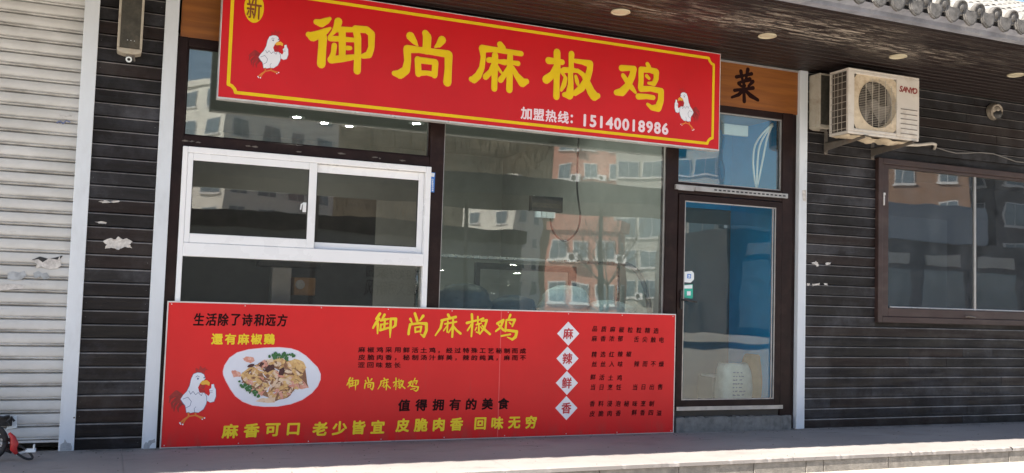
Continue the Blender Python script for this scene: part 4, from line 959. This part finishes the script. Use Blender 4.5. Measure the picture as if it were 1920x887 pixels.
# ------------------------------------------------------------------ inside the shop
def ceiling_lights():
    P = []
    for px, py in ((557,219), (608,230), (655,236), (781,231)):
        a, b, c = ray(px, py); d = (3.08-CAM_H)/(c/b); P.append((a/b*d, d-CAM_D))
    x, y = P[0]
    t = thing('interior_downlight', 'lit downlight on the shop ceiling, seen behind the transom glass or added unseen to brighten the room', 'ceiling light', (x, y, 3.08), 'lit downlights on the shop ceiling')
    MB().lathe([(.0,-.006), (.042,-.006)], (x,y,3.08), 'z', 20).build('lens', M['lit'], t)
    MB().lathe([(.042,-.006), (.085,-.008), (.09,.0)], (x,y,3.08), 'z', 20).build('rim', M['pvc'], t)
    for x, y in P[1:] + [(1.5,.9), (3.3,.6), (4.2,.6), (3.3,1.7), (4.3,1.7), (3.0,2.1), (2.0,1.9)]: dup(t, (x, y, 3.08))  # hand-placed copies are unseen lamps added to brighten the room
ceiling_lights()
dc = thing('display_counter', 'refrigerated display counter with a curved glass front behind the big window', 'display counter', (3.7, .9, .15))
cx0, cx1 = 2.62, 4.80
box('base', M['counter_white'], dc, cx0, cx1, .32, 1.0, .15, 1.0, bevel=.01)
box('top_rail', M['steel'], dc, cx0, cx1, .84, .98, 1.54, 1.57)
def arc(x):
    return [(x, .84-.50*math.sin(a), 1.0+.55*math.cos(a)) for a in [math.pi/2*k/12 for k in range(13)]]
cg = MB(); A, B = arc(cx0), arc(cx1); cg.add(A+B, [(i, i+1, 14+i, 13+i) for i in range(12)]); cg.build('curved_glass', M['glass_counter'], dc, smooth=True)
for xx in (cx0, cx1): MB().tube(arc(xx), .026, 8).build('edge_trim', M['black'], dc, smooth=True)
for xx in (cx0+.02, cx1-.05): MB().tube([(xx, .88, 1.0), (xx, .88, 1.55)], .016, 10).build('post', M['steel'], dc, smooth=True)
db = MB(); xa, za = F(900, 494, 1.0); xb, zb2 = F(1072, 560, 1.0); zt2 = F(980, 496, 1.0)[1]
db.box(xa-.05, xa, .985, 1.02, 1.0, zt2); db.box(xb-.04, xb+.04, .985, 1.02, 1.0, zt2); db.box(xa, xb-.04, .985, 1.02, zt2-.06, zt2)
db.build('rear_door', M['black'], dc)
def lump(name, label, m, cx, cy, cz, rx, ry, rz, seed, cat='bag', mats=None):
    q = random.Random(seed); g = MB(); n, k = 12, 20; ph = [q.uniform(0, 6.3) for _ in range(8)]
    vs = []
    for i in range(n+1):
        t = math.pi*i/n
        for j in range(k):
            a = 2*math.pi*j/k
            d = 1 + .10*math.sin(3*a+ph[0]+2*t) + .08*math.sin(5*a+ph[1]-3*t) + .06*math.sin(7*t+ph[2]+a) + q.uniform(-.03,.03)
            z = math.cos(t); vs.append((cx+rx*d*math.sin(t)**.8*math.cos(a), cy+ry*d*math.sin(t)**.8*math.sin(a), cz+rz*(z if z > 0 else z*.55)*(1+.12*(d-1))))
    zmin = min(v[2] for v in vs)
    g.add(vs, [(i*k+j, (i+1)*k+j, (i+1)*k+(j+1) % k, i*k+(j+1) % k) for i in range(n) for j in range(k)])
    return tag(g.build(name, m, smooth=True), label, cat)
lump('plastic_bag', 'pale crumpled plastic bag lying in the display counter', M['plastic_bag'], 4.02, .60, 1.13, .25, .16, .19, 1)
lump('plastic_bag', 'low pale plastic bag at the right end of the display counter', M['plastic_bag'], 4.50, .62, 1.07, .26, .16, .12, 2)
lump('dark_bag', 'dark bag at the left end of the display counter', M['dark_bag'], 3.0, .62, 1.12, .28, .16, .18, 3)
lump('dark_bag', 'lower dark bag in the middle of the display counter', M['dark_bag'], 3.5, .62, 1.08, .22, .15, .13, 4)
# control box on the window glass with its cable
YB = .11
pb = thing('control_box', 'black control box with a white label fixed inside the big window', 'control box', (F(1026,380,YB)[0], YB, F(1026,380,YB)[1]))
xa, z1 = F(997, 366, YB); xb, _ = F(1056, 368, YB); z0 = F(1026, 397, YB)[1]
MB().box(xa, xb, YB, YB+.06, z0, z1).build('case', M['black'], pb, bevel=.004)
k = MB(); k.box(xa+.01, xb-.02, YB-.002, YB, z0+.035, z0+.075)
for j in range(4): k.box(xa+.05+j*.045, xa+.075+j*.045, YB-.004, YB-.002, z0+.05, z0+.058, 1)
k.build('button_strip', [M['speaker_grille'], M['black']], pb)
lb = MB()
for u0, u1 in ((1005,1014), (1016.5,1024), (1025,1041)): lb.box(F(u0,402,YB)[0], F(u1,402,YB)[0], YB-.003, YB+.03, F(1020,408,YB)[1], z0-.002)
lb.build('label_plate', M['sticker_white'], pb)
P = [(1032,408), (1034,425), (1041,440), (1052,450), (1062,451), (1074,443), (1084,428), (1088,405), (1085,380), (1082,350), (1083,300), (1085,255)]
def smooth_path(P, y, sub=4):
    P = [(F(*p, y)[0], y, F(*p, y)[1]) for p in P]; out = []
    for i in range(len(P)-1):
        a, b, c, d = (Vector(P[max(0, min(len(P)-1, i+o))]) for o in (-1, 0, 1, 2))
        for s in range(sub):
            t = s/sub; out.append(.5*((2*b) + (c-a)*t + (2*a-5*b+4*c-d)*t*t + (3*b-a-3*c+d)*t**3))
    return out + [Vector(P[-1])]
MB().tube(smooth_path(P, YB+.03), .009, 8).build('cable', M['black'], pb, smooth=True)
# white wires and a paper box behind the transom over the door
wc = MB()
for P in ([(1449,236), (1436,250), (1424,275), (1420,310), (1419,352)], [(1449,232), (1430,250), (1416,272), (1412,300), (1414,330), (1418,352)], [(1448,234), (1438,260), (1430,300), (1424,330), (1419,352)]):
    wc.tube(smooth_path(P, .10), .010, 7)
tag(wc.build('white_wires', M['white_cable'], smooth=True), 'bunch of white wires hanging behind the glass above the door', 'wires')
xa, z1 = F(1358, 231, .16); xb, z0 = F(1403, 256, .16)
tag(MB().box(xa, xb, .16, .20, z0, z1).build('junction_box', M['sticker_white'], bevel=.005), 'flat white junction box behind the glass above the door, left of the wires', 'box')
bc = MB(); bc.box(.55, 2.4, 1.5, 2.0, .15, 2.1); tag(bc.build('dark_backdrop', M['dark_inside'], bevel=.01), 'tall dark cupboard added to darken the room behind the white sliding window', 'backdrop')  # dark block added so the room looks unlit behind the lower pane
# sacks standing behind the door
def sack(label, m, x, y, w, d, h, seed, name, extra=None):
    q = random.Random(seed); g = MB(); k = 24; n = 14; vs = []
    for i in range(n+1):
        t = i/n; s = (.92+.12*math.sin(math.pi*min(1, t*1.1))) * (1 if t < .86 else 1-(t-.86)*.9)
        for j in range(k):
            a = 2*math.pi*j/k; c_, s_ = math.cos(a), math.sin(a); e = .55
            ux = abs(c_)**e*(1 if c_ > 0 else -1); uy = abs(s_)**e*(1 if s_ > 0 else -1)
            vs.append((x+w/2*s*ux*(1+.03*math.sin(5*t+a*3)), y+d/2*s*uy*(1+.05*math.sin(9*t+a*2)), .15+h*t+.015*math.sin(3*a+seed)))
    g.add(vs, [(i*k+j, i*k+(j+1) % k, (i+1)*k+(j+1) % k, (i+1)*k+j) for i in range(n) for j in range(k)] + [list(range(n*k, n*k+k))])
    return tag(g.build(name, m, smooth=True), label, 'sack')
bx_, _ = F(1381, 700, .45)
s = sack('white woven sack printed with dark lines standing inside the door', M['bag_white'], bx_, .50, .36, .22, .44, 1, 'rice_sack')
i = Ink(.372); xx = bx_
q = random.Random(31)
for kz in range(9):
    u = xx-.095
    while u < xx+.03:
        l = q.uniform(.008, .03); i.brush([(u, .215+kz*.037, q.uniform(.004,.008)), (u+l, .215+kz*.037+q.uniform(-.004,.004), .005)], 6); u += l+q.uniform(.012,.03)
i.build('printed_lines', M['char_outline'], s)
bx2, _ = F(1428, 680, .5)
sack('brown paper sack slumped behind the white sack inside the door', M['bag_brown'], bx2, .58, .30, .26, .52, 3, 'paper_sack')
ccx = F(1345,690,.75)[0]; ct = tag(MB().box(ccx-.15, ccx+.15, .62, .88, .15, .44).build('carton', M['wall_grey'], bevel=.006), 'grey carton with pale paper on top, on the floor behind the door glass', 'carton')
pm = MB(); pm.box(ccx-.11, ccx+.08, .60, .619, .34, .40); pm.box(ccx-.12, ccx+.11, .64, .86, .441, .455); pm.build('paper', M['sticker_white'], ct)
# vegetable juicer on the worktop behind the lower pane
wt = box('worktop', M['steel'], None, .6, 2.35, .35, .85, .95, .99); tag(wt, 'steel worktop behind the lower pane of the white window', 'worktop')
for x in (.65, 2.3):
    for y in (.4, .8): MB().box(x-.02, x+.02, y-.02, y+.02, .15, .95).build('leg', M['steel'], wt)
xa = F(530, 520, .6)[0]; kx = thing('kitchen_machine', 'upright kitchen machine with a steel column on the worktop', 'machine', (xa, .6, .99))
MB().box(xa-.10, xa+.06, .52, .64, .99, 1.38).build('column', M['alu_dull'], kx, bevel=.01)
MB().box(xa-.22, xa+.30, .5, .68, 1.38, 1.43).build('head', M['black'], kx, bevel=.008)
MB().box(xa+.08, xa+.26, .5, .66, 1.15, 1.30).build('motor_box', M['bag_brown'], kx, bevel=.01)
MB().lathe([(.0,.49), (.035,.49), (.04,.5)], (xa+.13, 0, 1.24), 'y', 18).build('dial', M['alu_dull'], kx)

# ------------------------------------------------------------------ bicycle at the left edge
by = -.42; wxc, wr = F(0, 838, by)[0]-.085, .115
bike = thing('bicycle', 'small red and black bicycle at the edge of the picture before the roller shutter', 'bicycle', (wxc, by, 0))
ring = [(wxc+wr*math.cos(2*math.pi*k/40), by, wr+.018+wr*math.sin(2*math.pi*k/40)) for k in range(41)]
wh = MB().tube(ring, .018, 8).build('wheel', M['rubber'], bike, smooth=True)
MB().tube([(wxc+.095*math.cos(2*math.pi*k/40), by, wr+.018+.095*math.sin(2*math.pi*k/40)) for k in range(41)], .008, 6).build('rim', M['alu_dull'], wh, smooth=True)
spk = MB()
for k in range(16): spk.tube([(wxc, by, wr+.018), (wxc+.095*math.cos(k*math.pi/8), by, wr+.018+.095*math.sin(k*math.pi/8))], .0015, 4)
spk.build('spokes', M['steel'], wh)
B_ = lambda px, py, y=by: (F(px, py, y)[0], y, F(px, py, y)[1])
fr = MB(); fr.tube([B_(-60,800), B_(0,818), B_(22,827)], .012); fr.tube([B_(-5,838), B_(22,848)], .011); fr.tube([B_(-120,760), B_(-60,800), B_(-5,840)], .014); fr.build('frame', M['black_metal'], bike, smooth=True)
rg = MB(); rg.tube([B_(17,812,by-.03), B_(24,820,by-.03), B_(27,832,by-.03), B_(25,842,by-.03), B_(31,851,by-.03)], [.010,.017,.026,.022,.012], 8); rg.build('chain_guard', M['red_bike'], bike, smooth=True)
lp = MB(); lp.tube(smooth_path([(30,832), (45,841), (56,850), (61,858), (54,861), (44,858), (32,850)], by-.02), .008, 6); lp.build('strap', M['black'], bike, smooth=True)
pd = MB(); x, y, z = B_(58,845); pd.box(x-.032, x+.03, y-.03, y+.03, z-.008, z+.012); pd.box(x+.012, x+.022, y-.03, y+.03, z+.012, z+.04); pd.tube([B_(30,852), B_(50,846)], .009); pd.build('pedal', M['sticker_white'], bike, bevel=.003)

# ================================================================== ACROSS THE STREET (seen mirrored in the glass)
def building(name, label, c, rot, w, d, h, m, floors, cols, ww, wh, side=True, acs=0, base=1.0):
    t = thing(name, label, 'building', (*c, -.13)); t.rotation_euler = (0, 0, rot)
    def B(nm, mm, mb): 
        me = mb.build(nm, mm); me.parent = t; return me
    B('wall', m, MB().box(-w/2, w/2, -d, 0, 0, h)); B('parapet', m, MB().box(-w/2-.2, w/2+.2, -d-.2, .2, h, h+.6))
    fh = (h-base)/floors; q = random.Random(hash(label) % 1000 if False else len(label))
    proto = None
    for f in range(floors):
        for k in range(cols):
            x = -w/2 + w*(k+.5)/cols; z = base+fh*f+fh*.28
            if proto is None:
                p = MB(); p.box(-ww/2, ww/2, .0, .06, 0, wh); p.box(-ww/2+.08, -.04, .05, .09, .08, wh-.08, 1); p.box(.04, ww/2-.08, .05, .09, .08, wh-.08, 1); p.box(-ww/2-.1, ww/2+.1, .0, .15, -.12, 0)
                proto = B('window', [M['bright_frame'], M['glass_far']], p); o = proto
            else:
                o = proto.copy(); COL.objects.link(o); o.parent = t
            o.location = (x, 0, z)
    if side:
        n = max(1, int(d/4))
        for s in (-1, 1):
            for f in range(floors):
                for k in range(n):
                    o = proto.copy(); COL.objects.link(o); o.parent = t; o.rotation_euler = (0, 0, -s*math.pi/2); o.location = (s*w/2, -d*(k+.5)/n, base+fh*f+fh*.28)
    a0 = None
    for k in range(acs):
        f, cidx = q.randrange(floors), q.randrange(cols); x = -w/2 + w*(cidx+.5)/cols + ww/2 + .6; z = base+fh*f+fh*.2
        if a0 is None:
            p = MB(); p.box(-.45, .45, .1, .5, 0, .65); p.lathe([(.25,.51), (.22,.505), (.0,.503)], (-.1,0,.32), 'y', 14, 1); a0 = B('air_conditioner', [M['pvc'], M['bldg_dark']], p); o = a0
        else: o = a0.copy(); COL.objects.link(o); o.parent = t
        o.location = (x, 0, z)
    return t
building('red_block', 'red rendered apartment block across the street, mirrored in the big window', (49.2, -87), R(42), 8.5, 6, 30, M['brick_red'], 9, 3, 1.5, 1.7, acs=7)
building('grey_block', 'pale grey apartment block with wide windows beside the red block', (54.6, -80), R(40), 11, 6, 30, M['bldg_grey'], 9, 4, 2.4, 1.9, acs=8)
building('red_annex', 'low red rendered building behind the bare tree across the street', (30.2, -51.5), R(42), 5.0, 3, 6.2, M['brick_red'], 2, 3, 1.2, 1.4, acs=2, base=.3)
building('white_block', 'white apartment block across the street, mirrored in the left transom', (4, -100), R(55), 22, 16, 22, M['bldg_white'], 7, 6, 2.2, 1.7)
building('cream_block', 'low cream house in front of the hillside across the street', (47, -112), R(50), 8, 8, 17, M['bldg_white'], 5, 2, 1.6, 1.6)
building('orange_block', 'orange rendered block with one window column across the street', (56, -46), R(50), 6, 10, 13, M['brick_orange'], 4, 2, 1.3, 1.5, acs=3)
building('dark_block', 'dark brown apartment block across the street, furthest right', (69, -43), R(5), 17, 12, 16, M['bldg_dark'], 5, 5, 2.0, 1.7, acs=4)
# long canopy over the parking strip
cp = thing('parking_canopy', 'long flat grey canopy on thin posts across the street', 'canopy', (10, -19, -.13))
MB().box(-14, 24.5, -22, -18, 4.15, 4.75).build('fascia', M['canopy_grey'], cp, bevel=.02)
for k in (0, 1, 2, 3, 4, 5, 6): MB().tube([(-13+4.6*k, -19.6, -.13), (-13+4.6*k, -19.6, 4.15)], .07, 8).build('post', M['bracket'], cp)
yw = thing('yard_wall', 'long grey yard wall with a dark coping and slogan characters across the street', 'wall', (0, -25, -.13))
MB().box(-16, 14.2, -25.4, -25, -.13, 3.25).build('wall', M['wall_grey'], yw); MB().box(-16, 14.3, -25.5, -24.9, 3.25, 3.75).build('coping', M['dark_coping'], yw)
i = MB(); T = 7.6+25
for row, (txt, zc) in enumerate((('建设美好家园', 2.35), ('自觉文明新风', 1.8))):
    for k, ch in enumerate(txt):
        vs, fs, (a, b, c, d) = glyph(ch); s = .50
        xc = 10.3 - .37*k                                   # read from the street, facing the shop
        i.add([(xc - (x-(a+b)/2)*s*.75, -24.99, zc-.45+(y_-(c+d)/2)*s) for x, y_ in vs], [list(f)[::-1] for f in fs])
i.build('lettering', M['black_ink'], yw)
sr = thing('shop_row', 'low dark shop row with a blue grey fascia across the street', 'building', (33, -28, -.13))
MB().box(25.5, 52, -34, -28, -.13, 4.6).build('wall', M['bldg_dark'], sr)
M['fascia_blue'] = mat('blue_grey_shop_fascia', (.25,.30,.36), .6, .06, .5)
MB().box(25.3, 41, -28, -27.7, 4.6, 6.4).build('fascia', M['fascia_blue'], sr)
for k in range(7): MB().box(26.2+3.6*k, 28.9+3.6*k, -28, -27.95, .2, 3.2).build('shop_window', M['glass_far'], sr); MB().box(26.4+3.6*k, 28.7+3.6*k, -28, -27.9, 3.45, 4.0).build('shop_board', M['bldg_grey'], sr)
# bare tree before the red block
tb = MB(); q = random.Random(11)
def limb(p, d, l, r, n):
    P = [Vector(p)]; dd = Vector(d)
    for k in range(4): dd = (dd + Vector((q.uniform(-.14,.14), q.uniform(-.14,.14), q.uniform(-.04,.12)))).normalized(); P.append(P[-1] + dd*l/4)
    tb.tube(P, [r*(1-.14*k) for k in range(5)], 6 if r > .02 else 4)
    if n: 
        for k in range(4 if n > 1 else 3):
            e = P[2+(k % 3)]; a = q.uniform(0, 6.28); s = .75; limb(e, (dd + s*Vector((math.cos(a), math.sin(a), .35))).normalized(), l*.68, r*.52, n-1)
tree_o = thing('bare_tree', 'leafless street tree standing across the street before the red block', 'tree', (21.5, -32, -.13))
tb.tube([(21.5,-32,-.13), (21.55,-32,1.2), (21.5,-32.02,2.0)], [.09,.075,.065], 10); tb.build('trunk', M['bark'], tree_o, smooth=True); tb = MB()
for a in (.3, 1.5, 2.6, 3.9, 5.2): limb((21.5,-32,1.95), (.75*math.cos(a), .75*math.sin(a), .75), 1.9, .045, 3)
tb.build('crown', M['bark'], tree_o)
# scrubby hillside far behind
def hill_h(x): return 33 + 3*math.sin(x*.05+1) + 2*math.sin(x*.13+2) + 24/(1+math.exp((x-118)/6)) - 11/(1+math.exp((x-48)/5))
hl = MB(); n, mth = 70, 14; q = random.Random(4); vs = []
for j in range(mth+1):
    for k in range(n+1):
        x = -160 + 420*k/n; t = j/mth; y = -135 - 120*t
        hgt = hill_h(x)
        vs.append((x, y, -.13 + hgt*math.sin(math.pi/2*t)**.9 + q.uniform(-.8, .8)*min(1, j)))
hl.add(vs, [(j*(n+1)+k, j*(n+1)+k+1, (j+1)*(n+1)+k+1, (j+1)*(n+1)+k) for j in range(mth) for k in range(n)])
struct(hl.build('hills', M['hill'], smooth=True))
wd = MB(); q = random.Random(6)
for k in range(7000):                                        # bare woodland on the slope
    x = q.uniform(-90, 190); t = q.random(); y = -135-118*t; z = -.13+hill_h(x)*math.sin(math.pi/2*t)**.9
    H = q.uniform(2, 5)
    for b in range(4):
        a = q.uniform(0, 6.28); s = q.uniform(.2, 1.5); wd.add([(x-.06,y,z-.4), (x+.06,y,z-.4), (x+s*math.cos(a), y+s*math.sin(a), z+H*q.uniform(.5,1))], [(0,1,2)])
M['twig'] = mat('bare_twigs', (.34,.26,.165), .9, .4, .2)
o = wd.build('bare_woodland', M['twig']); o['kind'] = 'stuff'; o['label'] = 'leafless woodland covering the hillside across the street'; o['category'] = 'woodland'

bpy.data.objects.remove(_fo, do_unlink=True)
